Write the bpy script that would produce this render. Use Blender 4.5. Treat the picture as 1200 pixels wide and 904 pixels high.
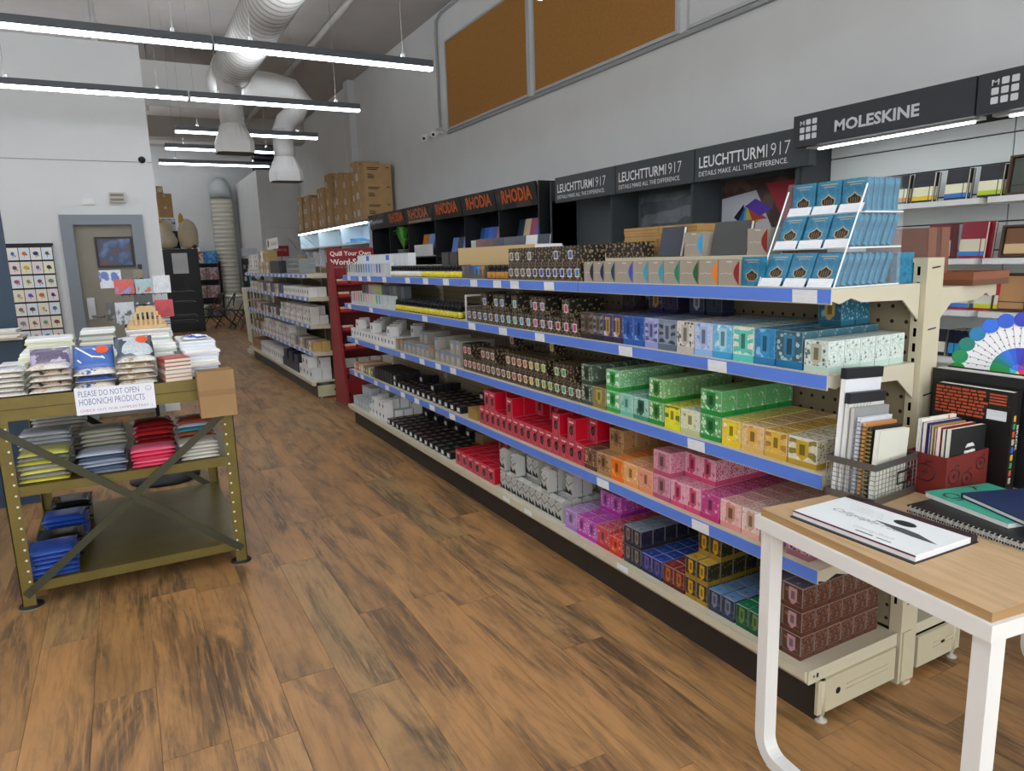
import bpy, math, random
from mathutils import Vector, Matrix
R = math.radians
random.seed(7)
for o in list(bpy.data.objects): bpy.data.objects.remove(o)
S = bpy.context.scene
COL = S.collection

# ---------------------------------------------------------------- camera
CAMH = 1.55
YAW, PIT, ROLL, FPX = 0.494712746, 0.179546422, -0.0314163340, 831.0145
def cam_axes():
    f = Vector((math.sin(YAW)*math.cos(PIT), math.cos(YAW)*math.cos(PIT), -math.sin(PIT)))
    r = Vector((math.cos(YAW), -math.sin(YAW), 0)); u = r.cross(f)
    return r*math.cos(ROLL)+u*math.sin(ROLL), -r*math.sin(ROLL)+u*math.cos(ROLL), f
cr, cu, cf = cam_axes()
cd = bpy.data.cameras.new('camera'); cam = bpy.data.objects.new('camera', cd); COL.objects.link(cam)
cd.sensor_fit = 'HORIZONTAL'; cd.sensor_width = 36; cd.lens = FPX/1200*36; cd.clip_start = .02; cd.clip_end = 200
cam.matrix_world = Matrix(((cr.x, cu.x, -cf.x, 0), (cr.y, cu.y, -cf.y, 0), (cr.z, cu.z, -cf.z, CAMH), (0, 0, 0, 1)))
S.camera = cam
# ---------------------------------------------------------------- world, exposure
w = bpy.data.worlds.new('world'); S.world = w; w.use_nodes = True
w.node_tree.nodes['Background'].inputs[0].default_value = (.75, .85, 1, 1)
w.node_tree.nodes['Background'].inputs[1].default_value = .6
S.view_settings.view_transform = 'Standard'; S.view_settings.look = 'None'
S.view_settings.gamma = 1; S.view_settings.use_curve_mapping = False
S.view_settings.exposure = 0.3
ar = bpy.data.lights.new('storefront_daylight', 'AREA'); ar.shape = 'RECTANGLE'; ar.size = 8.5; ar.size_y = 3.0; ar.energy = 235; ar.color = (.93, .97, 1.0)
aro = bpy.data.objects.new('storefront_daylight', ar); COL.objects.link(aro); aro.location = (-.8, -3.4, 2.0); aro.rotation_euler = (R(90), 0, 0)   # daylight through the shop windows behind the camera
LAMP = 15.0         # strength of the linear pendants' diffusers

# ---------------------------------------------------------------- materials
def lin(c):
    return tuple((v/12.92 if v <= .04045 else ((v+.055)/1.055)**2.4) for v in c)
def hexc(h): return lin(tuple(int(h[i:i+2], 16)/255 for i in (0, 2, 4)))
MATS = {}
def M(h, rough=.55, metal=0, noise=0, nscale=8, emit=0, alpha=1, trans=0, spec=.4, key=None, stretch=None, bump=0):
    k = (h, rough, metal, noise, nscale, emit, alpha, trans, stretch, bump)
    if k in MATS: return MATS[k]
    m = bpy.data.materials.new('m_'+h); m.use_nodes = True; MATS[k] = m
    nt = m.node_tree; b = nt.nodes['Principled BSDF']; c = hexc(h)
    b.inputs['Base Color'].default_value = (*c, 1); b.inputs['Roughness'].default_value = rough
    b.inputs['Metallic'].default_value = metal; b.inputs['Specular IOR Level'].default_value = spec
    if trans: b.inputs['Transmission Weight'].default_value = trans; b.inputs['IOR'].default_value = 1.2
    if alpha < 1: b.inputs['Alpha'].default_value = alpha
    if emit:
        b.inputs['Emission Color'].default_value = (*c, 1); b.inputs['Emission Strength'].default_value = emit
    if noise:
        tc = nt.nodes.new('ShaderNodeTexCoord'); mp = nt.nodes.new('ShaderNodeMapping'); n = nt.nodes.new('ShaderNodeTexNoise')
        n.inputs['Scale'].default_value = nscale; n.inputs['Detail'].default_value = 5
        if stretch: mp.inputs['Scale'].default_value = stretch
        nt.links.new(tc.outputs['Object'], mp.inputs['Vector']); nt.links.new(mp.outputs[0], n.inputs['Vector'])
        r = nt.nodes.new('ShaderNodeValToRGB'); r.color_ramp.elements[0].position = .3; r.color_ramp.elements[1].position = .7
        r.color_ramp.elements[0].color = (*[max(0, v*(1-noise)) for v in c], 1)
        r.color_ramp.elements[1].color = (*[min(1, v*(1+noise)) for v in c], 1)
        nt.links.new(n.outputs[0], r.inputs[0]); nt.links.new(r.outputs[0], b.inputs['Base Color'])
        if bump:
            bp = nt.nodes.new('ShaderNodeBump'); bp.inputs['Strength'].default_value = bump; bp.inputs['Distance'].default_value = .01
            nt.links.new(n.outputs[0], bp.inputs['Height']); nt.links.new(bp.outputs[0], b.inputs['Normal'])
    return m
def PAT(base, pat, kind='vor', scale=70, thr=.42, rough=.45, metal=0, third=None):
    """printed two-colour pattern"""
    k = ('pat', base, pat, kind, scale, thr, rough, metal, third)
    if k in MATS: return MATS[k]
    m = bpy.data.materials.new('print_'+base); m.use_nodes = True; MATS[k] = m
    nt = m.node_tree; b = nt.nodes['Principled BSDF']; b.inputs['Roughness'].default_value = rough; b.inputs['Metallic'].default_value = metal
    tc = nt.nodes.new('ShaderNodeTexCoord')
    if kind == 'vor':
        t = nt.nodes.new('ShaderNodeTexVoronoi'); t.inputs['Scale'].default_value = scale; out = t.outputs['Distance']
    elif kind == 'noise':
        t = nt.nodes.new('ShaderNodeTexNoise'); t.inputs['Scale'].default_value = scale; t.inputs['Detail'].default_value = 3; out = t.outputs[0]
    else:
        t = nt.nodes.new('ShaderNodeTexWave'); t.inputs['Scale'].default_value = scale; t.inputs['Distortion'].default_value = 6
        t.inputs['Detail'].default_value = 2; t.bands_direction = 'Z'; out = t.outputs[1]
    nt.links.new(tc.outputs['Object'], t.inputs['Vector'])
    r = nt.nodes.new('ShaderNodeValToRGB'); r.color_ramp.elements[0].position = thr-.04; r.color_ramp.elements[1].position = thr+.04
    r.color_ramp.elements[0].color = (*hexc(pat), 1); r.color_ramp.elements[1].color = (*hexc(base), 1)
    if third:
        e = r.color_ramp.elements.new(min(.98, thr+.3)); e.color = (*hexc(third), 1)
    nt.links.new(out, r.inputs[0])
    n2_ = nt.nodes.new('ShaderNodeTexNoise'); n2_.inputs['Scale'].default_value = 150 if scale > 4 else scale*5; n2_.inputs['Detail'].default_value = 3; nt.links.new(tc.outputs['Object'], n2_.inputs['Vector'])
    r2_ = nt.nodes.new('ShaderNodeValToRGB'); r2_.color_ramp.elements[0].position = .4; r2_.color_ramp.elements[1].position = .58; r2_.color_ramp.elements[0].color = (.6, .6, .6, 1); r2_.color_ramp.elements[1].color = (1.12, 1.12, 1.12, 1)
    mx = nt.nodes.new('ShaderNodeMix'); mx.data_type = 'RGBA'; mx.blend_type = 'MULTIPLY'; mx.inputs[0].default_value = .5
    nt.links.new(n2_.outputs[0], r2_.inputs[0]); nt.links.new(r.outputs[0], mx.inputs[6]); nt.links.new(r2_.outputs[0], mx.inputs[7]); nt.links.new(mx.outputs[2], b.inputs['Base Color'])
    return m
def BRICK(tile, gap, su, sv, size, rough=.7):   # round holes on a grid (pegboard)
    m = bpy.data.materials.new('pegboard'); m.use_nodes = True; nt = m.node_tree; b = nt.nodes['Principled BSDF']; b.inputs['Roughness'].default_value = rough
    tc = nt.nodes.new('ShaderNodeTexCoord'); sp = nt.nodes.new('ShaderNodeSeparateXYZ'); nt.links.new(tc.outputs['Object'], sp.inputs[0])
    def math_(op, a, v=None):
        n = nt.nodes.new('ShaderNodeMath'); n.operation = op
        if hasattr(a, 'links'): nt.links.new(a, n.inputs[0])
        else: n.inputs[0].default_value = a
        if v is not None:
            if hasattr(v, 'links'): nt.links.new(v, n.inputs[1])
            else: n.inputs[1].default_value = v
        return n.outputs[0]
    def cell(o, s): return math_('SUBTRACT', math_('FRACT', math_('MULTIPLY', o, 1/s)), .5)
    a, c = cell(sp.outputs[1], su), cell(sp.outputs[2], sv)
    d = math_('SQRT', math_('ADD', math_('MULTIPLY', a, a), math_('MULTIPLY', c, c)))
    mx = nt.nodes.new('ShaderNodeMix'); mx.data_type = 'RGBA'; nt.links.new(math_('GREATER_THAN', d, size), mx.inputs[0])
    mx.inputs[6].default_value = (*hexc(gap), 1); mx.inputs[7].default_value = (*hexc(tile), 1)
    nt.links.new(mx.outputs[2], b.inputs['Base Color']); return m

# ---------------------------------------------------------------- mesh builder
class MB:
    def __init__(s): s.v = []; s.f = []; s.m = []; s.sm = []
    def quad(s, pts, m=0, smooth=False):
        i = len(s.v); s.v += [tuple(p) for p in pts]; s.f.append(tuple(range(i, i+len(pts)))); s.m.append(m); s.sm.append(smooth); return s
    def hexa(s, p, m=0, ms=None):   # 8 points: bottom 4 (ccw from above), top 4
        i = len(s.v); s.v += [tuple(q) for q in p]
        for k, f in enumerate(((3, 2, 1, 0), (4, 5, 6, 7), (0, 1, 5, 4), (1, 2, 6, 5), (2, 3, 7, 6), (3, 0, 4, 7))):
            s.f.append(tuple(i+j for j in f)); s.m.append(ms[k] if ms else m); s.sm.append(False)
        return s
    def box(s, x0, x1, y0, y1, z0, z1, m=0, ms=None):   # ms: bottom, top, -y, +x, +y, -x
        return s.hexa(((x0, y0, z0), (x1, y0, z0), (x1, y1, z0), (x0, y1, z0), (x0, y0, z1), (x1, y0, z1), (x1, y1, z1), (x0, y1, z1)), m, ms)
    def prism(s, poly, a, b, axis='y', m=0, mcap=None):
        """polygon (2D) extruded from a to b on an axis; the 2D coords fill the two other axes in order"""
        def P(q, t):
            return {'x': (t, q[0], q[1]), 'y': (q[0], t, q[1]), 'z': (q[0], q[1], t)}[axis]
        n = len(poly); i = len(s.v); s.v += [P(q, a) for q in poly]+[P(q, b) for q in poly]
        mc = m if mcap is None else mcap
        s.f.append(tuple(range(i+n-1, i-1, -1))); s.m.append(mc); s.sm.append(False)
        s.f.append(tuple(range(i+n, i+2*n))); s.m.append(mc); s.sm.append(False)
        for k in range(n):
            s.f.append((i+k, i+(k+1) % n, i+n+(k+1) % n, i+n+k)); s.m.append(m); s.sm.append(False)
        return s
    def tube(s, path, r, n=10, m=0, caps=True, rs=None):
        path = [Vector(p) for p in path]; rings = []; up = None
        for k, p in enumerate(path):
            t = (path[min(k+1, len(path)-1)]-path[max(k-1, 0)]).normalized()
            if up is None:
                up = Vector((0, 0, 1)) if abs(t.z) < .9 else Vector((1, 0, 0))
            a = t.cross(up)
            if a.length < 1e-4: a = t.cross(Vector((0, 1, 0)))
            a.normalize(); b = a.cross(t).normalized(); up = b
            rr = rs[k] if rs else r; i = len(s.v)
            s.v += [tuple(p+a*rr*math.cos(2*math.pi*j/n)+b*rr*math.sin(2*math.pi*j/n)) for j in range(n)]
            rings.append(i)
        for q in range(len(rings)-1):
            for j in range(n):
                s.f.append((rings[q]+j, rings[q]+(j+1) % n, rings[q+1]+(j+1) % n, rings[q+1]+j)); s.m.append(m); s.sm.append(n > 5)
        if caps:
            s.f.append(tuple(rings[0]+j for j in range(n-1, -1, -1))); s.f.append(tuple(rings[-1]+j for j in range(n))); s.m += [m, m]; s.sm += [False, False]
        return s
    def lathe(s, prof, c=(0, 0, 0), n=16, m=0, ms=None):
        rings = []
        for r, z in prof:
            i = len(s.v); s.v += [(c[0]+r*math.cos(2*math.pi*j/n), c[1]+r*math.sin(2*math.pi*j/n), c[2]+z) for j in range(n)]; rings.append(i)
        for q in range(len(rings)-1):
            for j in range(n):
                s.f.append((rings[q]+j, rings[q]+(j+1) % n, rings[q+1]+(j+1) % n, rings[q+1]+j)); s.m.append(ms[q] if ms else m); s.sm.append(True)
        s.f.append(tuple(rings[0]+j for j in range(n-1, -1, -1))); s.f.append(tuple(rings[-1]+j for j in range(n)))
        s.m += [ms[0] if ms else m, ms[-1] if ms else m]; s.sm += [False, False]; return s
    def disc(s, c, u, v, ru, rv, n=20, m=0):
        c, u, v = Vector(c), Vector(u), Vector(v)
        return s.quad([c+u*ru*math.cos(2*math.pi*j/n)+v*rv*math.sin(2*math.pi*j/n) for j in range(n)], m)
    def mesh(s, name, mats):
        me = bpy.data.meshes.new(name); me.from_pydata(s.v, [], s.f)
        for x in (mats if isinstance(mats, (list, tuple)) else [mats]): me.materials.append(x)
        me.polygons.foreach_set('material_index', s.m); me.polygons.foreach_set('use_smooth', s.sm); me.update(); return me
    def build(s, name, mats, parent=None, loc=(0, 0, 0), rot=(0, 0, 0)):
        return link(name, s.mesh(name, mats), parent, loc, rot)
def link(name, me, parent=None, loc=(0, 0, 0), rot=(0, 0, 0)):
    o = bpy.data.objects.new(name, me); COL.objects.link(o); o.parent = parent; o.location = loc; o.rotation_euler = rot; return o
def L(o, label, cat, group=None):
    o['label'] = label; o['category'] = cat
    if group: o['group'] = group
    return o
def thing(name, label, cat, loc=(0, 0, 0), rz=0, group=None):
    return L(link(name, None, None, loc, (0, 0, rz)), label, cat, group)
def struct(o): o['kind'] = 'structure'; return o
def box(name, mat, x0, x1, y0, y1, z0, z1, parent=None):
    """a box whose origin is at its own base centre"""
    cx, cy = (x0+x1)/2, (y0+y1)/2
    return MB().box(x0-cx, x1-cx, y0-cy, y1-cy, 0, z1-z0).build(name, mat, parent, (cx, cy, z0))
def text(s, parent, mat, origin, u, v, width, height, bold=0., thick=.002, name='lettering', shear=0):
    """flat lettering fitted to width x height; origin = lower left, u/v = reading and up directions"""
    cu_ = bpy.data.curves.new('t', 'FONT'); cu_.body = s; cu_.offset = bold; cu_.resolution_u = 2; cu_.shear = shear
    ob = bpy.data.objects.new('t', cu_); COL.objects.link(ob)
    dg = bpy.context.evaluated_depsgraph_get(); me = bpy.data.meshes.new_from_object(ob.evaluated_get(dg)); bpy.data.objects.remove(ob)
    u = Vector(u).normalized(); v = Vector(v).normalized(); nrm = u.cross(v); o0 = Vector(origin)
    xs = [q.co.x for q in me.vertices]; ys = [q.co.y for q in me.vertices]; x0, y0 = min(xs), min(ys)
    sx, sy = width/(max(xs)-x0), height/(max(ys)-y0)
    for q in me.vertices: q.co = o0+u*(q.co.x-x0)*sx+v*(q.co.y-y0)*sy+nrm*thick
    me.materials.clear(); me.materials.append(mat); me.name = name
    return link(name, me, parent)
def child_world(o, parent):   # geometry given in world space under a moved parent
    o.matrix_parent_inverse = parent.matrix_basis.inverted(); return o
# ---------------------------------------------------------------- common colours
CREAM = M('c6bea6', .5); WHITE = M('e9e9e6', .5); BLACK = M('15161a', .5); DKGREY = M('3c4145', .55); KRAFT = M('a9854f', .8, noise=.12, nscale=14)
PAPER = M('efece2', .8); STEEL = M('9a9a98', .35, .9); BLUE = M('5a80d8', .4); TAG = M('dfe2e5', .6, noise=.09, nscale=70, stretch=(1, .35, 2.5))
# ---------------------------------------------------------------- room shell
XR, YB, ZC = 4.5, 24.0, 5.1
XL, YF = -6.0, -3.5
wallm = M('dcdedd', .7, noise=.03, nscale=2)
struct(box('wall_right', wallm, XR, XR+.2, YF, YB+.2, -.1, ZC))
struct(box('wall_back', wallm, XL, XR, YB, YB+.2, -.1, ZC))
struct(MB().box(XL, XR, YF-.2, YF, -.1, .5).box(XL, XR, YF-.2, YF, 3.5, ZC).box(XL, -5.05, YF-.2, YF, .5, 3.5).box(3.45, XR, YF-.2, YF, .5, 3.5).box(-3.0, -2.9, YF-.2, YF, .5, 3.5).box(-.85, -.75, YF-.2, YF, .5, 3.5).box(1.3, 1.4, YF-.2, YF, .5, 3.5).build('wall_front', wallm))
struct(box('wall_left', wallm, XL-.2, XL, YF-.2, YB+.2, -.1, ZC))
struct(box('ceiling', M('aca7a2', .8, noise=.06, nscale=1.2), XL, XR, YF, YB, ZC, ZC+.1))
# bump-out by the far right corner with louvres over it
b = struct(box('wall_alcove', wallm, 3.42, XR-.005, 20.1, YB-.01, 0, 4.0))
box('ledge', wallm, 3.45, 4.45, 20.0, 20.1, 2.50, 2.56, None).name = 'trim_1'
struct(bpy.data.objects['trim_1'])
lv = thing('air_louvre', 'dark slatted air louvre above the recess in the far right corner', 'vent', (3.95, 20.4, 4.0))
MB().box(-.52, .52, .1, .2, 0, .75).build('backing', BLACK, lv)
for k in range(5): MB().hexa(((-.52, -.06, 0), (.52, -.06, 0), (.52, .08, .06), (-.52, .08, .06), (-.52, -.06, .03), (.52, -.06, .03), (.52, .08, .09), (-.52, .08, .09))).build('slat', M('6a6c6e', .5), lv, (0, 0, .02+.15*k))
# partition with the door on the left
pw = M('d0d2d1', .7, noise=.025, nscale=2)
part = struct(MB().box(-6.0, -.36, 8.5, 8.7, 0, 3.77).box(.26, .42, 8.5, 8.7, 0, 3.77).box(-.36, .26, 8.5, 8.7, 2.0, 3.77).box(-6.0, .422, 8.494, 8.5, 2.625, 2.632, 1).build('wall_partition', [pw, M('8d9092', .7)]))
for n, x0, x1 in (('wall_beam', XL+.01, XR-.01),): struct(box(n, M('b9b6b0', .8), x0, x1, 19.0, 19.5, 4.55, ZC-.005))
struct(box('wall_beam_far', M('b4b2ae', .8), XL+.01, 3.4, 21.5, 21.9, 4.75, ZC-.005))
struct(box('trim_2', M('d2d4d4', .6), 4.36, XR-.002, 14.55, 14.85, 0, ZC-.01))
# door
d = bpy.data.objects.new('door_1', None); COL.objects.link(d); struct(d); d.location = (-.05, 8.5, 0)
fr = M('7d848b', .5)
MB().box(-.42, -.31, -.03, .1, 0, 2.1).build('door_frame', fr, d); MB().box(.21, .32, -.03, .1, 0, 2.1).build('door_frame', fr, d); MB().box(-.31, .21, -.03, .1, 2.0, 2.1).build('door_frame', fr, d)
MB().box(-.31, .21, .03, .08, 0.005, 2.0).build('door_leaf', M('857f70', .5, noise=.03, nscale=3), d)
h = MB().box(-.28, -.21, .005, .03, 1.05, 1.27).box(-.27, -.22, 0, .006, 1.18, 1.25).build('lock', STEEL, d)
MB().tube([(-.24, .005, 1.08), (-.24, -.05, 1.08), (-.13, -.05, 1.075)], .012, 8).build('lever', STEEL, h)
p = thing('framed_poster', 'dark framed poster of a blue night scene hung on the olive door', 'poster', (-.02, 8.53, 1.57))
MB().box(-.17, .17, -.025, 0, 0, .02).box(-.17, .17, -.025, 0, .29, .31).box(-.17, -.15, -.025, 0, .02, .29).box(.15, .17, -.025, 0, .02, .29).build('frame', M('2a2422', .5), p)
MB().box(-.15, .15, -.012, -.001, .02, .29).build('picture', PAT('27426b', '5a3a30', 'noise', 9, .45, .4, third='6d86b0'), p)
e = thing('exit_lamp', 'small grey emergency lamp box on the wall above the door', 'lamp', (.06, 8.47, 2.22))
MB().box(-.07, .07, -.02, .025, 0, .1).build('housing', M('b8b4a6', .5), e); MB().box(-.06, .06, -.026, -.018, .015, .04).build('lens', M('6f6a60', .4), e); MB().box(-.06, .06, -.026, -.018, .06, .085).build('lens', M('6f6a60', .4), e)
L(MB().box(-.05, .05, 0, .02, 0, .06).build('wall_plate', M('d9d9d6', .5), None, (-.2, 8.478, 2.20)), 'blank white cover plate on the wall left of the emergency lamp', 'plate')
e = thing('dome_camera', 'small black dome camera near the top of the partition edge', 'camera', (.33, 8.47, 2.65)); MB().lathe([(.035, 0), (.035, .012), (.02, .03), (.004, .036)], (0, 0, 0), 12).build('dome', BLACK, e, (0, .022, 0), (R(90), 0, 0)); MB().lathe([(.045, 0), (.045, .008)], n=12).build('mount', M('d0d0d0'), e, (0, .026, 0), (R(90), 0, 0))

# ---------------------------------------------------------------- plank floor
def plank_material():
    m = bpy.data.materials.new('vinyl_plank'); m.use_nodes = True; nt = m.node_tree; b = nt.nodes['Principled BSDF']; lk = nt.links.new
    geo = nt.nodes.new('ShaderNodeNewGeometry'); oi = nt.nodes.new('ShaderNodeObjectInfo'); mp = nt.nodes.new('ShaderNodeMapping'); cm = nt.nodes.new('ShaderNodeCombineXYZ')
    ml = nt.nodes.new('ShaderNodeMath'); ml.operation = 'MULTIPLY'; ml.inputs[1].default_value = 37; lk(oi.outputs['Random'], ml.inputs[0]); lk(ml.outputs[0], cm.inputs[2])
    ad = nt.nodes.new('ShaderNodeVectorMath'); ad.operation = 'ADD'; lk(geo.outputs['Position'], ad.inputs[0]); lk(cm.outputs[0], ad.inputs[1])
    def noise(sc, stretch, det=6, dist=0):
        q = nt.nodes.new('ShaderNodeMapping'); q.inputs['Scale'].default_value = stretch; lk(ad.outputs[0], q.inputs[0])
        n = nt.nodes.new('ShaderNodeTexNoise'); n.inputs['Scale'].default_value = sc; n.inputs['Detail'].default_value = det; n.inputs['Roughness'].default_value = .65; n.inputs['Distortion'].default_value = dist; lk(q.outputs[0], n.inputs[0]); return n.outputs[0]
    def ramp(src, *st):
        r = nt.nodes.new('ShaderNodeValToRGB'); r.color_ramp.elements[0].position = st[0][0]; r.color_ramp.elements[1].position = st[-1][0]
        r.color_ramp.elements[0].color = (*st[0][1], 1); r.color_ramp.elements[1].color = (*st[-1][1], 1)
        for p_, c_ in st[1:-1]: e_ = r.color_ramp.elements.new(p_); e_.color = (*c_, 1)
        lk(src, r.inputs[0]); return r.outputs[0]
    def mix(mode, f, a, c):
        n = nt.nodes.new('ShaderNodeMix'); n.data_type = 'RGBA'; n.blend_type = mode
        if hasattr(f, 'links'): lk(f, n.inputs[0])
        else: n.inputs[0].default_value = f
        lk(a, n.inputs[6]); lk(c, n.inputs[7]); return n.outputs[2]
    base = ramp(oi.outputs['Random'], (0, hexc('a67b4c')), (.35, hexc('b38454')), (.7, hexc('ab8355')), (1, hexc('a78457')))
    soft = ramp(noise(5, (1, .35, 1), 4, .6), (.32, (.6, .6, .58)), (.5, (.92, .93, .93)), (.72, (1.1, 1.08, 1.02)))
    fine = ramp(noise(16, (3.2, .22, 1), 8, .4), (.32, (.74, .71, .66)), (.5, (1, 1, 1)), (.8, (1.06, 1.05, 1)))
    dark = ramp(noise(2.6, (2.1, .34, 1), 6, 1.0), (.47, (0, 0, 0)), (.60, (1, 1, 1)))
    streak = ramp(noise(26, (2.2, .13, 1), 8, .8), (.36, (0, 0, 0)), (.52, (1, 1, 1)))
    mk = mix('MULTIPLY', 1, dark, streak)
    c = mix('MULTIPLY', 1, base, soft); c = mix('MULTIPLY', 1, c, fine)
    dk = nt.nodes.new('ShaderNodeRGB'); dk.outputs[0].default_value = (*hexc('4a3c2e'), 1)
    bw = nt.nodes.new('ShaderNodeRGBToBW'); lk(mk, bw.inputs[0]); m2 = nt.nodes.new('ShaderNodeMath'); m2.operation = 'MULTIPLY'; m2.inputs[1].default_value = .78; lk(bw.outputs[0], m2.inputs[0])
    c = mix('MIX', m2.outputs[0], c, dk.outputs[0]); lk(c, b.inputs['Base Color'])
    b.inputs['Roughness'].default_value = .42; b.inputs['Specular IOR Level'].default_value = .45
    bp = nt.nodes.new('ShaderNodeBump'); bp.inputs['Strength'].default_value = .12; bp.inputs['Distance'].default_value = .004; lk(noise(16, (3.2, .22, 1), 8, .4), bp.inputs['Height']); lk(bp.outputs[0], b.inputs['Normal'])
    return m
PM = plank_material()
fl = struct(box('floor', M('3a2a1c', .8), XL, XR, YF, YB, -.12, -.006))
PWID, PLEN = .205, 1.30
pm_ = MB(); a, g = PWID/2, .0003; c = .0005
pm_.hexa([(-a+g, -PLEN/2+g, 0), (a-g, -PLEN/2+g, 0), (a-g, PLEN/2-g, 0), (-a+g, PLEN/2-g, 0), (-a+g+c, -PLEN/2+g+c, .006), (a-g-c, -PLEN/2+g+c, .006), (a-g-c, PLEN/2-g-c, .006), (-a+g+c, PLEN/2-g-c, .006)])
plank_mesh = pm_.mesh('plank', PM); rest = MB(); npl = 0
x = XL+a; i = 0
while x+a < XR:
    y = YF-random.random()*PLEN*.9+PLEN/2
    while y-PLEN/2 < YB:
        y0, y1 = max(y-PLEN/2, YF), min(y+PLEN/2, YB)
        vis = (-.9 < x < 1.95 and 1.0 < y < 19) or (1.95 < x < 3.3 and .2 < y < 2)
        if vis and npl < 300 and y1-y0 > PLEN-.01:
            o = bpy.data.objects.new('plank', plank_mesh); COL.objects.link(o); o.parent = fl; o.location = (x-fl.location.x, y-fl.location.y, -.006-fl.location.z); npl += 1
        elif y1 > y0+.02:
            rest.hexa([(x-a+g, y0+g, -.006), (x+a-g, y0+g, -.006), (x+a-g, y1-g, -.006), (x-a+g, y1-g, -.006), (x-a+g+c, y0+g+c, 0), (x+a-g-c, y0+g+c, 0), (x+a-g-c, y1-g-c, 0), (x-a+g+c, y1-g-c, 0)])
        y += PLEN
    x += PWID; i += 1
ro = rest.build('plank_field', PM, fl); ro.location = (-fl.location.x, -fl.location.y, -fl.location.z); ro['kind'] = 'stuff'

# ---------------------------------------------------------------- linear pendant lights
LH = M('4a4d51', .4, .3); LE = M('eef5ff', .4, emit=LAMP); LU = M('eef4fc', .4, emit=LAMP*3.7)
def pendant(x0, x1, y, z, label, cab=True):
    t = thing('pendant_light', label, 'light', ((x0+x1)/2, y, z), group='linear pendant lights'); w_ = (x1-x0)/2
    MB().box(-w_, w_, -.03, .03, .02, .045).box(-w_, w_, -.03, -.026, .045, .072).box(-w_, w_, .026, .03, .045, .072).box(-w_, -w_+.004, -.026, .026, .045, .072).box(w_-.004, w_, -.026, .026, .045, .072).build('housing', LH, t)
    MB().box(-w_+.005, w_-.005, -.026, .026, 0, .0195).build('diffuser', LE, t)
    MB().box(-w_+.01, w_-.01, -.024, .024, .0452, .049).build('added_uplight', LU, t)  # glowing strip added inside the housing to brighten ceiling and upper walls
    for s in (-1, 1): MB().box(-.012, .012, -.012, .012, .0495, .1).tube([(0, 0, .1), (0, 0, ZC-z-.001)], .002, 5).build('cable', M('8a8a88', .5), t, (s*w_*.7, 0, 0))
rows = [(5.45, 'second row from the cork boards'), ]
nm = {5.45: 'nearest the camera', 7.15: 'second from the camera', 8.86: 'just past the partition edge', 10.13: 'fourth from the camera', 11.56: 'deepest in the shop'}
pendant(.735, 2.32, 5.45, 3.0, 'right length of the long white strip light nearest the camera')
pendant(-.86, .72, 5.45, 3.0, 'left length of the long white strip light nearest the camera')
pendant(.72, 2.25, 7.15, 3.0, 'right length of the second white strip light, over the aisle')
pendant(-.86, .70, 7.15, 3.0, 'left length of the second white strip light, before the partition')
pendant(.70, 2.25, 8.86, 3.0, 'white strip light passing behind the front duct outlet')
pendant(.67, 2.1, 10.13, 3.0, 'fourth white strip light, ending behind the far duct outlet')
pendant(.66, 2.17, 11.56, 3.0, 'deepest white strip light hanging over the far aisle')
for y in (3.75, 2.05, .35, -1.35, -2.9):
    for k, xx in enumerate((-4.1, -2.48, -.86, .735)): pendant(xx, xx+1.58, y, 3.0, 'white strip light out of view above the camera, %s row, %s place' % ({3.75: 'first', 2.05: 'second', .35: 'third', -1.35: 'fourth', -2.9: 'fifth'}[y], ('first', 'second', 'third', 'fourth')[k]))
for y in (5.45, 7.15):
    for xx in (-4.1, -2.48): pendant(xx, xx+1.58, y, 3.0, 'white strip light left of the view, %s row, %s place' % ('near' if y < 6 else 'far', 'outer' if xx < -4 else 'middle' if xx < -2 else 'inner'))
for y in (10.2, 13.0, 16.0, 19.0, 22.0):  # strip lights added out of sight to brighten the back of the shop
    for xx in (-4.6, -2.95, -1.31): pendant(xx, xx+1.58, y, 3.0, 'added white strip light hidden behind the partition, %s row, %s' % ({10.2: 'first', 13.0: 'second', 16.0: 'third', 19.0: 'fourth', 22.0: 'fifth'}[y], 'outer' if xx < -4 else 'middle' if xx < -2 else 'inner'))

for y, z in ((20.4, 4.92), (22.6, 4.96)):  # further added lights, unseen above the beams, to light the back wall
    for xx in (-2.0, -.3, 1.4): pendant(xx, xx+1.58, y, z, 'added white strip light tucked unseen behind the %s ceiling beam, %s length' % ('near' if y < 21 else 'far', {-2.0: 'left', -.3: 'middle', 1.4: 'right'}[xx]))
# ---------------------------------------------------------------- ducts
DW = M('b2b1ad', .55, noise=.04, nscale=6)
def seam_material():
    m = bpy.data.materials.new('spiral_duct'); m.use_nodes = True; nt = m.node_tree; b = nt.nodes['Principled BSDF']; b.inputs['Roughness'].default_value = .55
    tc = nt.nodes.new('ShaderNodeTexCoord'); wv = nt.nodes.new('ShaderNodeTexWave'); wv.bands_direction = 'Y'; wv.inputs['Scale'].default_value = 3.14; wv.inputs['Distortion'].default_value = .15; nt.links.new(tc.outputs['Object'], wv.inputs[0])
    rp_ = nt.nodes.new('ShaderNodeValToRGB'); rp_.color_ramp.elements[0].position = .1; rp_.color_ramp.elements[0].color = (*hexc('5a5752'), 1); rp_.color_ramp.elements[1].position = .42; rp_.color_ramp.elements[1].color = (*hexc('a9a7a2'), 1)
    nt.links.new(wv.outputs[1], rp_.inputs[0]); nt.links.new(rp_.outputs[0], b.inputs['Base Color']); return m
t = thing('spiral_duct', 'large white spiral air duct with two drop outlets under the ceiling', 'duct', (1.3, 8.0, 3.3))
def ribbed(y0, y1, r, n=40):
    path, rs = [], []
    y = y0
    while y < y1: path += [(0, y, 0), (0, y+.075, 0), (0, y+.085, 0), (0, y+.095, 0)]; rs += [r, r, r+.009, r]; y += .1
    return path, rs
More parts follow.
